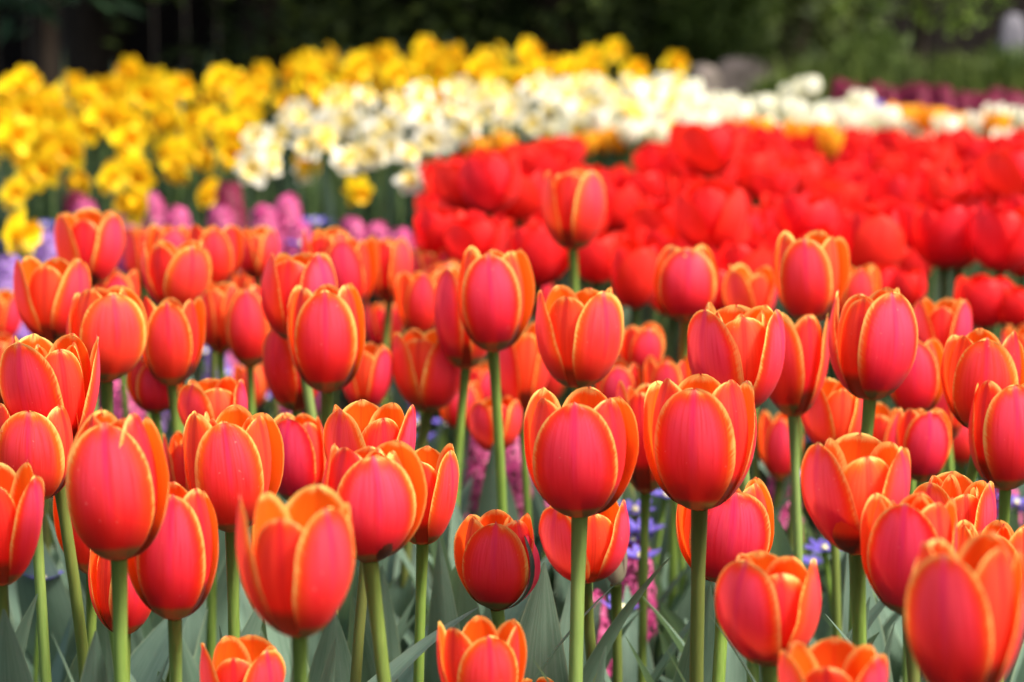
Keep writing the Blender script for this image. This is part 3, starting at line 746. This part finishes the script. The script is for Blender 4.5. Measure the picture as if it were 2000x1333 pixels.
def daffodils():
    rng = random.Random(21)
    protos = []
    for k in range(10):
        r = thing('daffodil', 'x', 'daffodil', (0, 0, 0), YG); protos.append((r, daffodil_parts(rng, r, .42, 'yellow')))
    spots = []
    # measured heads: photo x, y, distance
    for (px, py, D) in [(25,170,6.2),(70,185,6.0),(20,250,5.0),(60,215,5.4),(130,215,5.4),(270,140,6.2),(300,170,5.8),(350,190,5.6),(420,150,6.0),(450,170,5.8),
        (215,170,6.0),(200,230,5.0),(250,210,5.3),(100,300,4.5),(75,340,4.4),(25,370,4.3),(180,340,4.4),(50,290,4.7),(150,255,4.9),(385,360,4.2),(375,320,4.5),
        (430,300,4.6),(400,230,5.2),(330,230,5.2),(265,260,4.8),(330,285,4.7),(250,320,4.5),(460,250,5.0),(480,200,5.6),(560,190,6.0),(590,170,6.4),(620,150,6.6),
        (540,150,6.6),(630,190,6.2),(690,130,7.0),(720,150,6.8),(760,110,7.2),(820,95,7.4),(860,130,7.0),(900,105,7.3),(950,130,7.0),(1005,95,7.4),(1010,135,7.0),
        (1050,150,6.9),(1110,120,7.2),(1150,130,7.1),(1190,95,7.5),(1235,135,7.1),(1312,122,7.3),(780,140,6.9),(830,160,6.7),(920,155,6.8),(880,165,6.7),(740,175,6.5),(670,160,6.7),
        (650,250,5.3),(690,358,4.2),(620,300,4.5),(0,210,5.5),(0,290,4.7)]:
        p = at(px, py, D); spots.append((p.x, p.y, max(.3, p.z - .005)))
    n0 = len(spots)
    y = 4.35
    while y < 6.6:
        x = -.235 * y
        while x < (-.118 + .012 * (y - 4.4)) * y:
            spots.append((x + rng.uniform(-.03, .03), y + rng.uniform(-.06, .06), .40 + .018 * (y - 4.3) + rng.uniform(-.045, .03))); x += rng.uniform(.075, .115)
        y += .19
    y = 5.7
    while y < 7.2:
        x = -.085 * y
        while x < (.035 if y > 6.4 else -.02) * y:
            spots.append((x, y + rng.uniform(-.06, .06), .475 + rng.uniform(-.04, .03))); x += rng.uniform(.08, .13)
        y += .2
    def lab(x, y, z):
        px = px_of((x, y, z))[0]
        if y > 5.6 and px > 560: return 'yellow daffodil in the distant band above the cream flowers'
        return 'yellow daffodil in the %s part of the left drift, %s' % (('outer left' if px < 170 else 'middle' if px < 340 else 'inner right'), ('low at its front' if y < 4.9 else 'halfway back' if y < 5.7 else 'high at its back'))
    place_many(protos, spots, .42, lab, YG, rng)
    print('yellow', len(spots))
    # single ones that stand apart
    for (px, py, D, label) in [(5, 455, 3.3, 'lone low yellow daffodil cut off by the left edge above the orange-red tulips'),
                               (290, 408, 3.7, 'lone low yellow daffodil among the pink hyacinths')]:
        p = at(px, py, D); r = thing('daffodil', label, 'daffodil', (p.x, p.y, 0)); daffodil_parts(rng, r, p.z, 'yellow')
    p = at(495, 330, 4.2); r = thing('narcissus', 'drooping pale cream narcissus alone below the gap between yellow and cream drifts', 'narcissus', (p.x, p.y, 0)); daffodil_parts(rng, r, p.z, 'cream')
    # cream narcissi
    protos = []
    for k in range(8):
        r = thing('narcissus', 'x', 'narcissus', (0, 0, 0), CG); protos.append((r, daffodil_parts(rng, r, .42, 'cream')))
    spots = []
    y = 4.25
    while y < 6.6:
        xl = -.100 * y if y < 4.9 else (-.085 * y if y < 5.6 else -.072 * y)
        x = xl
        while x < (-.02 if y < 4.95 else .07) * y:
            if y < 5.15 + .9 * (x / y + .1) / .1: spots.append((x + rng.uniform(-.02, .02), y + rng.uniform(-.05, .05), .405 + .012 * (y - 4.3) + rng.uniform(-.03 if y > 4.6 else -.065, .025)))
            x += rng.uniform(.052, .074)
        y += .14
    place_many(protos, spots, .42, lambda x, y, z: 'cream narcissus with yellow cup in the %s of the cream drift, %s' % (('left end' if px_of((x, y, z))[0] < 800 else 'middle'), ('front' if y < 5 else 'back')), CG, rng)
    print('cream', len(spots))
    # cream tulips on the right of the drift, amber ones along the back of the red bed
    def ctulip(name, group, mt, n, z):
        out = []
        for k in range(n):
            r = thing(name, 'x', 'tulip', (0, 0, 0), group); kids = red_tulip_parts(rng, r, rng.uniform(.023, .031), .056, rng.uniform(.7, 1.3), z, mt=mt); out.append((r, kids))
        return out
    g2 = 'cream tulips right of the cream narcissi'
    protos = ctulip('cream_tulip', g2, 'cream_t', 7, .38); spots = []
    y = 5.0
    while y < 6.4:
        x = .02 * y
        xe = .235 * y if y < 5.15 else (.155 * y if y < 5.75 else .09 * y)
        while x < xe:
            spots.append((x + rng.uniform(-.02, .02), y + rng.uniform(-.05, .05), .385 + .012 * (y - 5) + rng.uniform(-.03, .03))); x += rng.uniform(.054, .076)
        y += .145
    for (px, py, D) in [(1575, 150, 5.9), (1545, 165, 5.9), (1440, 195, 5.4)]:
        p = at(px, py + 30, D); spots.append((p.x, p.y, p.z))
    place_many(protos, spots, .40, lambda x, y, z: 'cream tulip in the %s of the cream drift behind the red bed' % ('centre' if px_of((x, y, z))[0] < 1400 else 'right end'), g2, rng)
    print('cream tulips', len(spots))
    g3 = 'amber tulips along the far edge of the red bed'
    protos = ctulip('amber_tulip', g3, 'amber', 5, .38); spots = []
    for (px, py, D) in [(930, 305, 4.9), (985, 300, 4.9), (1145, 295, 4.95), (1180, 290, 5.0), (1210, 290, 5.0), (1480, 270, 4.9), (1560, 280, 4.8), (1600, 285, 4.6), (1620, 300, 4.5),
                        (1760, 245, 5.1), (1815, 250, 5.0), (1860, 258, 5.1), (1945, 262, 5.0), (1450, 275, 5.0)]:
        p = at(px, py + 10, D); spots.append((p.x, p.y, p.z))
    place_many(protos, spots, .38, lambda x, y, z: 'amber yellow tulip at the far edge of the red bed, %s' % ('left end' if px_of((x, y, z))[0] < 1300 else 'middle' if px_of((x, y, z))[0] < 1700 else 'right end'), g3, rng)
daffodils()

# tall grey-green leaf blades over the daffodils
def blades():
    rng = random.Random(8); g = 'pale narcissus leaf blades sticking up behind the daffodils'
    for (px, py, D) in [(38, 140, 6.2), (120, 95, 6.3), (165, 150, 6.2), (350, 130, 6.4), (395, 100, 6.4), (485, 150, 6.4), (560, 130, 6.8), (690, 90, 7.3), (795, 75, 7.6), (895, 65, 7.7), (640, 130, 7.0), (240, 120, 6.5)]:
        p = at(px, py, D); o = thing('leaf_blade', 'pale upright leaf blade sticking up behind the yellow daffodils', 'leaf', (p.x, p.y, 0), g, me=leaf_mesh(rng, p.z * 1.01, .022, .0, .1, fold=.2, m=M['leaf'], nu=8, nv=2, name='leaf_blade'))
        o.rotation_euler = (0, 0, -pi / 2 + rng.uniform(-.6, .6))
blades()

# ---------------------------------------------------------------- hyacinths and anemones
def hy_mat(name, a, b): return plain(name, a, b, 90, .25, .5, tcol=a, vary=.3)
M['hpink'] = hy_mat('pink hyacinth floret', (.44, .03, .15), (.62, .13, .29))
M['hcrim'] = hy_mat('crimson hyacinth floret', (.15, .004, .03), (.27, .015, .06))
M['hmauve'] = hy_mat('mauve hyacinth floret', (.24, .11, .38), (.38, .22, .50))
M['hblue'] = hy_mat('violet blue floret', (.14, .10, .50), (.26, .20, .64))
M['eye'] = plain('anemone eye', (.65, .6, .25), (.8, .75, .4), 90)
def hyacinth_parts(rng, root, z, m):
    kids = [link('stem', stem_mesh(rng, (0, 0, z), .005, bend=.004), root)]
    vs, fs = [], []; Hh = .072
    for k in range(46):
        t = (k + .5) / 46; a = k * 2.4; rr = .0165 * (1 - .55 * t ** 2); zz = z - Hh + Hh * t * 1.05
        c = Vector((cos(a) * rr, sin(a) * rr, zz)); dn = Vector((cos(a), sin(a), .15 + .8 * t)).normalized()
        x = dn.cross(Vector((0, 0, 1))).normalized(); y = dn.cross(x)
        for q in range(6):
            b = 2 * pi * q / 6 + rng.uniform(-.2, .2); rd = (x * cos(b) + y * sin(b)); sd = dn.cross(rd)
            l = rng.uniform(.009, .012); i0 = len(vs)
            tip = c + rd * l - dn * rng.uniform(.0, .004)
            vs += [tuple(c), tuple(c + rd * l * .5 + sd * .0026 + dn * .003), tuple(tip), tuple(c + rd * l * .5 - sd * .0026 + dn * .003)]
            fs.append((i0, i0 + 1, i0 + 2, i0 + 3))
    kids.append(link('florets', mesh('florets', vs, fs, [m]), root))
    for k in range(3):
        kids.append(link('leaf', leaf_mesh(rng, z * rng.uniform(.7, .95), .022, .1, rng.uniform(.3, .8), fold=.6, m=M['blade'], nu=7, nv=2), root, (0, 0, 0), (0, 0, rng.uniform(0, 6))))
    return kids
def anemone_parts(rng, root, z):
    kids = [link('stem', stem_mesh(rng, (0, 0, z), .0016, bend=.01), root)]
    vs, fs = [], []
    for k in range(13):
        a = 2 * pi * k / 13 + rng.uniform(-.08, .08); L = .0145 * rng.uniform(.85, 1.05); w = .0026; b = len(vs); el = rng.uniform(.1, .45)
        for (t, ww) in ((.12, .5), (.5, 1), (.85, .8), (1, .25)):
            for s_ in (-1, 1):
                vs.append((cos(a) * L * t - sin(a) * w * ww * s_, sin(a) * L * t + cos(a) * w * ww * s_, z + L * sin(el) * t * t))
        for i in range(3): fs.append((b + 2 * i, b + 2 * i + 1, b + 2 * i + 3, b + 2 * i + 2))
    p = link('petals', mesh('petals', vs, fs, [M['hblue']]), root); kids.append(p)
    ev = []; ef = []
    for i in range(4):
        for j in range(8):
            r = .0024 * cos(i / 3 * 1.3); ev.append((r * cos(j * pi / 4), r * sin(j * pi / 4), z + .001 + .003 * sin(i / 3 * 1.3)))
    ef = grid_faces(3, 8, True)
    kids.append(link('flower_eye', mesh('flower_eye', ev, ef, [M['eye']]), root))
    for k in range(4):
        kids.append(link('leaf', leaf_mesh(rng, z * .8, .02, .3, 1.2, fold=.3, m=M['blade'], nu=5, nv=2), root, (0, 0, 0), (0, 0, rng.uniform(0, 6))))
    return kids
def hyacinths():
    rng = random.Random(31)
    protos = {}
    cols = {'pink': 'hpink', 'crimson': 'hcrim', 'mauve': 'hmauve'}
    for c, mk in cols.items():
        protos[c] = []
        for k in range(3):
            r = thing('hyacinth', 'x', 'hyacinth', (0, 0, 0)); protos[c].append([r, hyacinth_parts(rng, r, .25, M[mk]), False])
    def put(c, x, y, z, label):
        pr = protos[c][rng.randrange(3)]
        for q in protos[c]:
            if not q[2]: pr = q; break
        grp = '%s hyacinths between and behind the tulips' % c
        s = z / .25
        if not pr[2]:
            pr[2] = True; pr[0].location = (x, y, 0); pr[0].scale = (s,) * 3; pr[0]['label'] = label; pr[0]['group'] = grp; pr[0].rotation_euler = (0, 0, rng.uniform(0, 6))
        else: copy_thing(pr[0], pr[1], (x, y, 0), rng.uniform(0, 6.28), s, label, grp)
    # measured tops: (px, py of the spike's tip, distance)
    for (c, px, py, D, lab) in [
        ('pink', 560, 385, 3.75, 'tallest pink hyacinth spike above the tulips left of centre'), ('pink', 515, 405, 3.7, 'pink hyacinth left of the tallest pink spike'),
        ('pink', 585, 440, 3.6, 'pink hyacinth low right of the tallest pink spike'), ('pink', 430, 405, 3.7, 'pink hyacinth under the crimson one'),
        ('crimson', 447, 360, 3.9, 'crimson hyacinth spike above the left row of tulips'), ('crimson', 150, 378, 3.9, 'crimson hyacinth behind the highest left tulip'),
        ('pink', 165, 395, 3.85, 'pink hyacinth beside the crimson one behind the highest left tulip'), ('pink', 245, 400, 3.75, 'pink hyacinth just right of the highest left tulip'),
        ('pink', 345, 408, 3.7, 'pink hyacinth right of the lone yellow daffodil'),
        ('pink', 295, 378, 3.9, 'small pink hyacinth above the lone yellow daffodil'),
        ('pink', 690, 430, 3.5, 'pink hyacinth in front of green leaves, left one of three'), ('pink', 735, 440, 3.5, 'pink hyacinth in front of green leaves, middle one of three'),
        ('pink', 780, 452, 3.45, 'pink hyacinth in front of green leaves, right one of three'),
        ('mauve', 90, 455, 3.4, 'mauve hyacinth left of the highest left tulip'), 
        ('mauve', 15, 505, 3.1, 'mauve hyacinth at the left edge'), 
        ('pink', 1000, 860, 2.35, 'bright pink hyacinth behind the long bare central stem'), ('pink', 945, 850, 2.4, 'bright pink hyacinth left of the long bare central stem'),
        ('pink', 1010, 920, 2.2, 'lower bright pink hyacinth behind the central stems'), ('pink', 1155, 1170, 1.95, 'small bright pink hyacinth low behind the left central stem'),
        ('pink', 1240, 1075, 2.0, 'pink hyacinth low between the stems of the central pair'), ('mauve', 1945, 930, 2.35, 'mauve pink hyacinth near the right edge under the cut off tulip'),
        ('pink', 1965, 960, 2.3, 'pink hyacinth near the right edge under the cut off tulip'), ('pink', 560, 790, 2.6, 'pink hyacinth below the dark red tulip left of centre'),
        ('pink', 225, 750, 2.7, 'pink hyacinth behind the stem of the leaning pink tulip'), ('pink', 250, 770, 2.6, 'second pink hyacinth behind the stem of the leaning pink tulip'),
        ('mauve', 425, 700, 2.85, 'mauve hyacinth behind the slim tulip at left'), ('pink', 455, 700, 2.9, 'pink hyacinth behind the slim tulip at left'),
        ('pink', 1530, 925, 2.3, 'pink hyacinth between the brownish and the green stem at right')]:
        if py < 520: py += 9
        p = at(px, py, D); put(c, p.x, p.y, max(.12, p.z), lab)
    # far crimson ones at the right
    for k_, px in enumerate(list(range(1635, 2015, 24)) + list(range(1800, 2015, 28))):
        D = rng.uniform(6.3, 6.9) if k_ < 16 else 5.75; c = 'crimson'
        p = at(px + rng.uniform(-8, 8), 172 + (px - 1635) * .02 + rng.uniform(-10, 14) + (0 if k_ < 16 else 24), D); put(c, p.x, p.y, p.z, 'far crimson hyacinth behind the cream tulips, %s half of its row' % ('left' if px < 1820 else 'right'))
    # fill
    for k in range(70):
        y = rng.uniform(2.35, 3.7); x = rng.uniform(-.22, .05) * y if k % 2 else rng.uniform(-.22, .22) * y
        if y > 2.75 and x > -.04 * y: continue
        px = px_of((x, y, .2))[0]
        c = rng.choice(('pink', 'pink', 'mauve', 'pink', 'crimson'))
        put(c, x, y, rng.uniform(.14, .20), 'low %s hyacinth glimpsed between tulip stems, %s side' % (c, 'left' if px < 1000 else 'right'))
    # anemones
    ag = 'violet blue anemones under the tulips'; ap = []
    for k in range(4):
        r = thing('anemone', 'x', 'anemone', (0, 0, 0), ag); ap.append((r, anemone_parts(rng, r, .18)))
    spots = []
    for (px, py, D) in [(1240, 1000, 2.05), (1255, 1040, 2.0), (1235, 1060, 2.0), (1250, 1090, 1.95), (1225, 1020, 2.1), (825, 800, 2.7), (815, 830, 2.6), (820, 860, 2.5), (765, 770, 2.8), (775, 740, 2.9),
                        (430, 720, 2.9), (445, 735, 2.8), (400, 690, 3.0), (1300, 970, 2.2), (1555, 950, 2.3), (1610, 1075, 2.0), (1560, 930, 2.3), (610, 435, 3.9), (620, 440, 3.8), (40, 490, 3.5), (30, 485, 3.6), (85, 445, 3.7),
                        (20, 520, 3.3), (1985, 985, 2.2), (1975, 1000, 2.2), (590, 480, 3.5), (1215, 1190, 1.9), (85, 1130, 1.9), (860, 800, 2.7), (870, 830, 2.6)]:
        p = at(px, py, D); spots.append((p.x, p.y, max(.06, p.z)))
    for k in range(90):
        y = rng.uniform(1.95, 3.6); x = rng.uniform(-.22, .22) * y
        if y > 2.7 and x > -.04 * y: x = rng.uniform(-.22, -.05) * y
        spots.append((x, y, rng.uniform(.12, .20)))
    def lab(x, y, z):
        px, py, _ = px_of((x, y, z))
        return 'violet blue anemone among the stems in the %s of the picture' % ('left third' if px < 667 else 'middle third' if px < 1333 else 'right third')
    place_many(ap, spots, .18, lab, ag, rng)
    # small blue ones among the far crimson hyacinths
    fb = 'far violet flowers between the crimson hyacinths'; spots = []
    for k in range(8):
        p = at(rng.uniform(1640, 2000), rng.uniform(195, 235), rng.uniform(5.9, 6.4)); spots.append((p.x, p.y, p.z))
    pr = []
    for k in range(3):
        r = thing('violet_hyacinth', 'x', 'hyacinth', (0, 0, 0), fb); pr.append((r, hyacinth_parts(rng, r, .3, M['hblue'])))
    place_many(pr, spots, .3, lambda x, y, z: 'small violet hyacinth at the back right, before the green undergrowth', fb, rng)
hyacinths()

# ---------------------------------------------------------------- background planting
def foliage_mat(name, a, b, c=None):
    m, n = mat(name); g = G(n)
    gm = g.new('ShaderNodeNewGeometry'); f = gm.outputs['Random Per Island']
    col = g.mix(f, a, b)
    big = g.noise(g.new('ShaderNodeTexCoord').outputs['Object'], 2.2, 2)
    col = g.mix(g.ss(big, .45, .65), col, c or b)
    g.finish(col, .2, col, rough=.55, spec=.25)
    return m
FM = {
 'dark': foliage_mat('dark evergreen needles', (.028, .045, .013), (.055, .080, .020), (.13, .18, .035)),
 'mid': foliage_mat('shrub leaves', (.05, .085, .014), (.09, .14, .022), (.13, .17, .03)),
 'lime': foliage_mat('fresh lime leaves', (.14, .23, .025), (.22, .32, .04), (.09, .16, .02)),
 'laurel': foliage_mat('laurel leaves', (.03, .07, .03), (.05, .11, .05), (.09, .15, .10)),
 'grass': foliage_mat('green undergrowth', (.06, .09, .014), (.11, .15, .022), (.05, .07, .014)),
}
M['bark'] = plain('bark', (.03, .022, .016), (.06, .045, .032), 25, None, .9, .1, along=(1, 1, .3))
M['rock'] = plain('pinkish grey rock', (.05, .045, .03), (.26, .21, .185), 11, None, .9, .15, vary=.15)
M['stone'] = plain('grey stone', (.12, .115, .13), (.20, .19, .21), 8, None, .85, .2)
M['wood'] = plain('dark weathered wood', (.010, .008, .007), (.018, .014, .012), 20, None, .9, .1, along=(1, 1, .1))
def crown_mesh(rng, centres, n, ls, m, up=0.0, aspect=2.4):
    """leaf faces spread in clumps (x, y, z, rx, ry, rz)"""
    vs, fs = [], []
    tw = [c[3] * c[4] * c[5] for c in centres]; tt = sum(tw)
    for c, w in zip(centres, tw):
        for k in range(int(n * w / tt) + 1):
            while True:
                p = Vector((rng.uniform(-1, 1), rng.uniform(-1, 1), rng.uniform(-1, 1)))
                l = p.length
                if l < 1 and rng.random() < .25 + l * l: break
            q = Vector((c[0] + p.x * c[3], c[1] + p.y * c[4], c[2] + p.z * c[5]))
            if q.z < .02: q.z = .02 + rng.uniform(0, .1)
            d = Vector((rng.gauss(0, 1), rng.gauss(0, 1), rng.gauss(up, .7))).normalized()
            s = d.cross(Vector((rng.gauss(0, 1), rng.gauss(0, 1), rng.gauss(0, 1)))).normalized()
            L = ls * rng.uniform(.6, 1.3); wv = L / aspect / 2; b = len(vs)
            nn = d.cross(s) * L * .12
            vs += [tuple(q), tuple(q + d * L * .45 + s * wv + nn), tuple(q + d * L), tuple(q + d * L * .45 - s * wv + nn)]
            fs.append((b, b + 1, b + 2, b + 3))
    return mesh('crown', vs, fs, [m], smooth=False)
def trunk_mesh(rng, h, r, bx=0, by=0, limbs=4):
    me_v, me_f = [], []
    def tube(pts, rads, s=8):
        b = len(me_v)
        for i, p in enumerate(pts):
            for k in range(s): me_v.append((p[0] + cos(k * 2 * pi / s) * rads[i], p[1] + sin(k * 2 * pi / s) * rads[i], p[2]))
        me_f.extend(tuple(b + q for q in f) for f in grid_faces(len(pts) - 1, s, True))
    tube([(0, 0, -.05), (bx * .2, by * .2, h * .3), (bx * .6, by * .6, h * .6), (bx, by, h)], [r * 1.3, r, r * .8, r * .3])
    for k in range(limbs):
        a = rng.uniform(0, 6.28); z = h * rng.uniform(.25, .8); l = h * .35
        tube([(bx * .3, by * .3, z), (cos(a) * l * .5, sin(a) * l * .5, z + l * .25), (cos(a) * l, sin(a) * l, z + l * .6)], [r * .4, r * .25, r * .08], 6)
    return mesh('trunk', me_v, me_f, [M['bark']])
def tree(name, label, cat, x, y, clumps, n, ls, fm, h, r, group=None, up=0.0, aspect=2.4, seed=0):
    rng = random.Random(seed); t = thing(name, label, cat, (x, y, 0), group)
    link('trunk', trunk_mesh(rng, h, r), t)
    link('crown', crown_mesh(rng, clumps, n, ls, FM[fm], up, aspect), t)
    return t
def rand_clumps(rng, n, R, z0, z1, cr):
    out = []
    for k in range(n):
        a = rng.uniform(0, 6.28); q = sqrt(rng.random()) * R; s = cr * rng.uniform(.7, 1.3)
        out.append((cos(a) * q, sin(a) * q, rng.uniform(z0, z1), s, s, s * .75))
    return out
def background():
    rng = random.Random(41)
    g = 'dark evergreens behind the daffodils'
    # dark evergreens from left to right, skirts to the ground, plus unseen overhanging clumps added to block the sky
    for i, (px, D, lab) in enumerate([(520, 9.6, 'dark evergreen left of the middle behind the daffodils'), (800, 9.9, 'dark evergreen behind the middle of the daffodil band'),
                                 (1080, 9.7, 'dark evergreen right of the middle behind the daffodil band'), (1300, 10.0, 'dark evergreen beside the brighter green shrub')]):
        x = (px - 1000) / FPX * D; rr = random.Random(60 + i)
        cl = rand_clumps(rr, 12, .5, .2, 1.4, .36) + rand_clumps(rr, 18, 1.0, 1.3, 3.4, .55) + [(rr.uniform(-.5, .5), rr.uniform(-1.9, -.9), rr.uniform(1.5, 2.2), .5, .5, .25) for _ in range(6)] + [(rr.uniform(-.5, .5), -.75, rr.uniform(.5, .75), .12, .08, .07) for _ in range(4)]
        tree('evergreen_tree', lab, 'tree', x, D, cl, 17000, .085, 'dark', 3.2, .09, g, up=-.3, seed=70 + i)
    # board fence in deep shade
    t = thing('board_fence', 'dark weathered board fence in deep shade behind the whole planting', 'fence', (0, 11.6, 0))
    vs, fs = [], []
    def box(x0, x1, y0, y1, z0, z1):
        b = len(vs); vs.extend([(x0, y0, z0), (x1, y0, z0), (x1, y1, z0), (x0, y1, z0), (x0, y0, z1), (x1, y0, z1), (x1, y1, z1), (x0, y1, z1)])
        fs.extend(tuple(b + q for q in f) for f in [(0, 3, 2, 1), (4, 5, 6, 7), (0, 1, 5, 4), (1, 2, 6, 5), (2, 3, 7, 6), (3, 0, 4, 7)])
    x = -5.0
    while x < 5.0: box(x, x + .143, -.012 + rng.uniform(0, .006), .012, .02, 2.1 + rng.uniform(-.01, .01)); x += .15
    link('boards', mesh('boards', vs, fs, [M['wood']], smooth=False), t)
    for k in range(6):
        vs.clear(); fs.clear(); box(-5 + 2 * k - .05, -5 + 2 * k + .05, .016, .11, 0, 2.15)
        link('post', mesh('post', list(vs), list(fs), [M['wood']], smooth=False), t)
    # laurel whose lowest branches hang into the upper left
    x = (60 - 1000) / FPX * 7.6
    rr = random.Random(5); cl = []
    for (px, py, s) in [(20, 10, .07), (80, 20, .07), (140, 5, .06), (200, 0, .06), (255, 25, .05), (60, -40, .12), (180, -50, .12), (-40, 20, .1), (250, -60, .12)]:
        p = at(px, py, 7.5); cl.append((p.x - x, p.y - 7.9, p.z, s, s, s * .7))
    cl += [(rr.uniform(-.6, .6), rr.uniform(-.7, .4), rr.uniform(1.0, 2.6), .35, .35, .28) for _ in range(16)]
    tree('laurel_shrub', 'laurel shrub whose glossy leaves hang into the upper left corner', 'shrub', x, 7.9, cl, 5200, .13, 'laurel', 2.3, .035, seed=6, aspect=3)
    # big dark tree left; its unseen forward crown is added to shade the border
    rr = random.Random(9)
    tree('evergreen_tree', 'large dark tree standing behind the left daffodil drift', 'tree', -1.75, 10.2, rand_clumps(rr, 26, 1.3, 1.0, 3.6, .6) + [(rr.uniform(-.6, 1.2), rr.uniform(-2.4, -1.2), rr.uniform(1.6, 2.3), .55, .55, .25) for _ in range(7)] + [(rr.uniform(-.5, 1.2), rr.uniform(-1.0, -.4), rr.uniform(.55, .95), .16, .10, .09) for _ in range(7)], 15000, .10, 'dark', 3.2, .12, g, up=-.3, seed=10)
    tree('evergreen_tree', 'large dark tree in the black gap at the upper right', 'tree', 1.25, 11.0, rand_clumps(random.Random(19), 12, .6, .5, 3.4, .5), 12000, .10, 'dark', 3.2, .10, g, seed=11)
    # brighter green shrub right of the evergreens
    x = (1415 - 1000) / FPX * 9.3; rr = random.Random(12)
    tree('green_shrub', 'mid green shrub above the pinkish rocks', 'shrub', x, 9.3, [(rr.uniform(-.16, .14), rr.uniform(-.15, .15), rr.uniform(.40, .95), .13, .13, .12) for _ in range(16)], 6500, .045, 'mid', .9, .02, seed=12)
    x = (1500 - 1000) / FPX * 9.8
    tree('blue_green_shrub', 'small blue-green shrub at the top edge right of the mid green one', 'shrub', x, 9.8, [(rr.uniform(-.1, .1), 0, rr.uniform(.72, 1.1), .10, .10, .09) for _ in range(8)], 2200, .04, 'laurel', .8, .015, seed=13)
    # lime-leaved shrub at the upper right
    x = (1790 - 1000) / FPX * 8.6; rr = random.Random(14); cl = []
    for (px, py, s) in [(1660, 0, .05), (1710, 8, .06), (1760, 12, .07), (1800, 20, .06), (1830, 30, .06), (1870, 20, .07), (1900, 40, .06), (1865, 60, .05), (1930, 10, .06), (1700, -30, .1), (1800, -40, .12), (1900, -40, .12)]:
        p = at(px, py, 8.5); cl.append((p.x - x, p.y - 8.6, p.z, s, s, s * .75))
    cl += [(rr.uniform(-.4, .4), rr.uniform(-.2, .3), rr.uniform(.95, 1.7), .22, .22, .18) for _ in range(10)]
    tree('lime_shrub', 'lime green leafy shrub hanging in at the upper right', 'shrub', x, 8.6, cl, 6000, .05, 'lime', 1.4, .025, seed=15)
    # low shrubs of the undergrowth
    lg = 'low green shrubs of the right background'
    for i, (px, D, zt, s, lab) in enumerate([(1580, 8.4, .33, .15, 'low green shrub directly right of the pinkish rocks'), (1680, 8.0, .36, .16, 'low green shrub under the black gap'),
                                   (1770, 7.9, .46, .15, 'low green shrub under the lime green one'), (1860, 7.7, .43, .14, 'low green shrub left of the grey stone'), (1960, 7.7, .40, .14, 'low green shrub below the grey stone')]):
        x = (px - 1000) / FPX * D; rr = random.Random(200 + i)
        tree('low_shrub', lab, 'shrub', x, D, [(rr.uniform(-s, s), rr.uniform(-s, s), rr.uniform(.08, zt + .02), .10, .10, .09) for _ in range(16)], 4200, .05, 'grass' if i % 2 else 'mid', .3, .01, lg, up=.6, seed=90 + i, aspect=4)
    # grass tufts
    vs, fs = [], []; rr = random.Random(33)
    for k in range(8000):
        y = rr.uniform(6.7, 8.6); x = rr.uniform(.118, .24) * y; h = rr.uniform(.2, .50) * (1 if y > 7.2 else .6); a = rr.uniform(0, 6.28); l = rr.uniform(0, .12); w = .004
        b = len(vs); vs += [(x - w * sin(a), y + w * cos(a), 0), (x + w * sin(a), y - w * cos(a), 0), (x + l * .4 * cos(a) + w * sin(a) * .7, y + l * .4 * sin(a), h * .6), (x + l * cos(a), y + l * sin(a), h)]
        fs.append((b, b + 1, b + 2, b + 3))
    o = link('grass', mesh('grass', vs, fs, [FM['grass']], smooth=False)); o['kind'] = 'stuff'; o['label'] = 'long green grass before the shrubs at the right back'
    # rocks
    for (px, py, w, h, D, m, lab) in [(1440, 165, 130, 52, 8.7, 'rock', 'pinkish grey boulder behind the last daffodils'), (1375, 165, 80, 38, 8.2, 'rock', 'smaller brownish boulder left of the pinkish one'),
                              (1760, 118, 120, 14, 9.6, 'rock', 'dim flat rock under the lime green shrub'),
                              (1975, 115, 62, 88, 8.4, 'stone', 'pale grey upright stone at the right edge')]:
        rr = random.Random(px); p = at(px, py, D); W2 = w * D / FPX / 2; H2 = (p.z + h * D / FPX); vs, fs = [], []
        for i in range(13):
            for j in range(20):
                ph = i / 12 * pi; th = j / 20 * 2 * pi
                k = 1 + .22 * sin(3 * th + ph * 2 + px) + .12 * sin(5 * ph + th * 2) + rr.uniform(-.05, .05)
                cx_ = math.copysign(abs(cos(th)) ** .7, cos(th)); cy_ = math.copysign(abs(sin(th)) ** .7, sin(th))
                vs.append((cx_ * sin(ph) ** .6 * W2 * k, cy_ * sin(ph) ** .6 * W2 * .8 * k, max(-.03, H2 * (.5 + .5 * cos(ph) * (1 + rr.uniform(-.05, .02))))))
        thing('rock' if m == 'rock' else 'standing_stone', lab, 'rock' if m == 'rock' else 'stone', (p.x, p.y, 0), None, me=mesh('rock', vs, grid_faces(12, 20, True), [M[m]]))
background()
print('objects', len(bpy.data.objects))
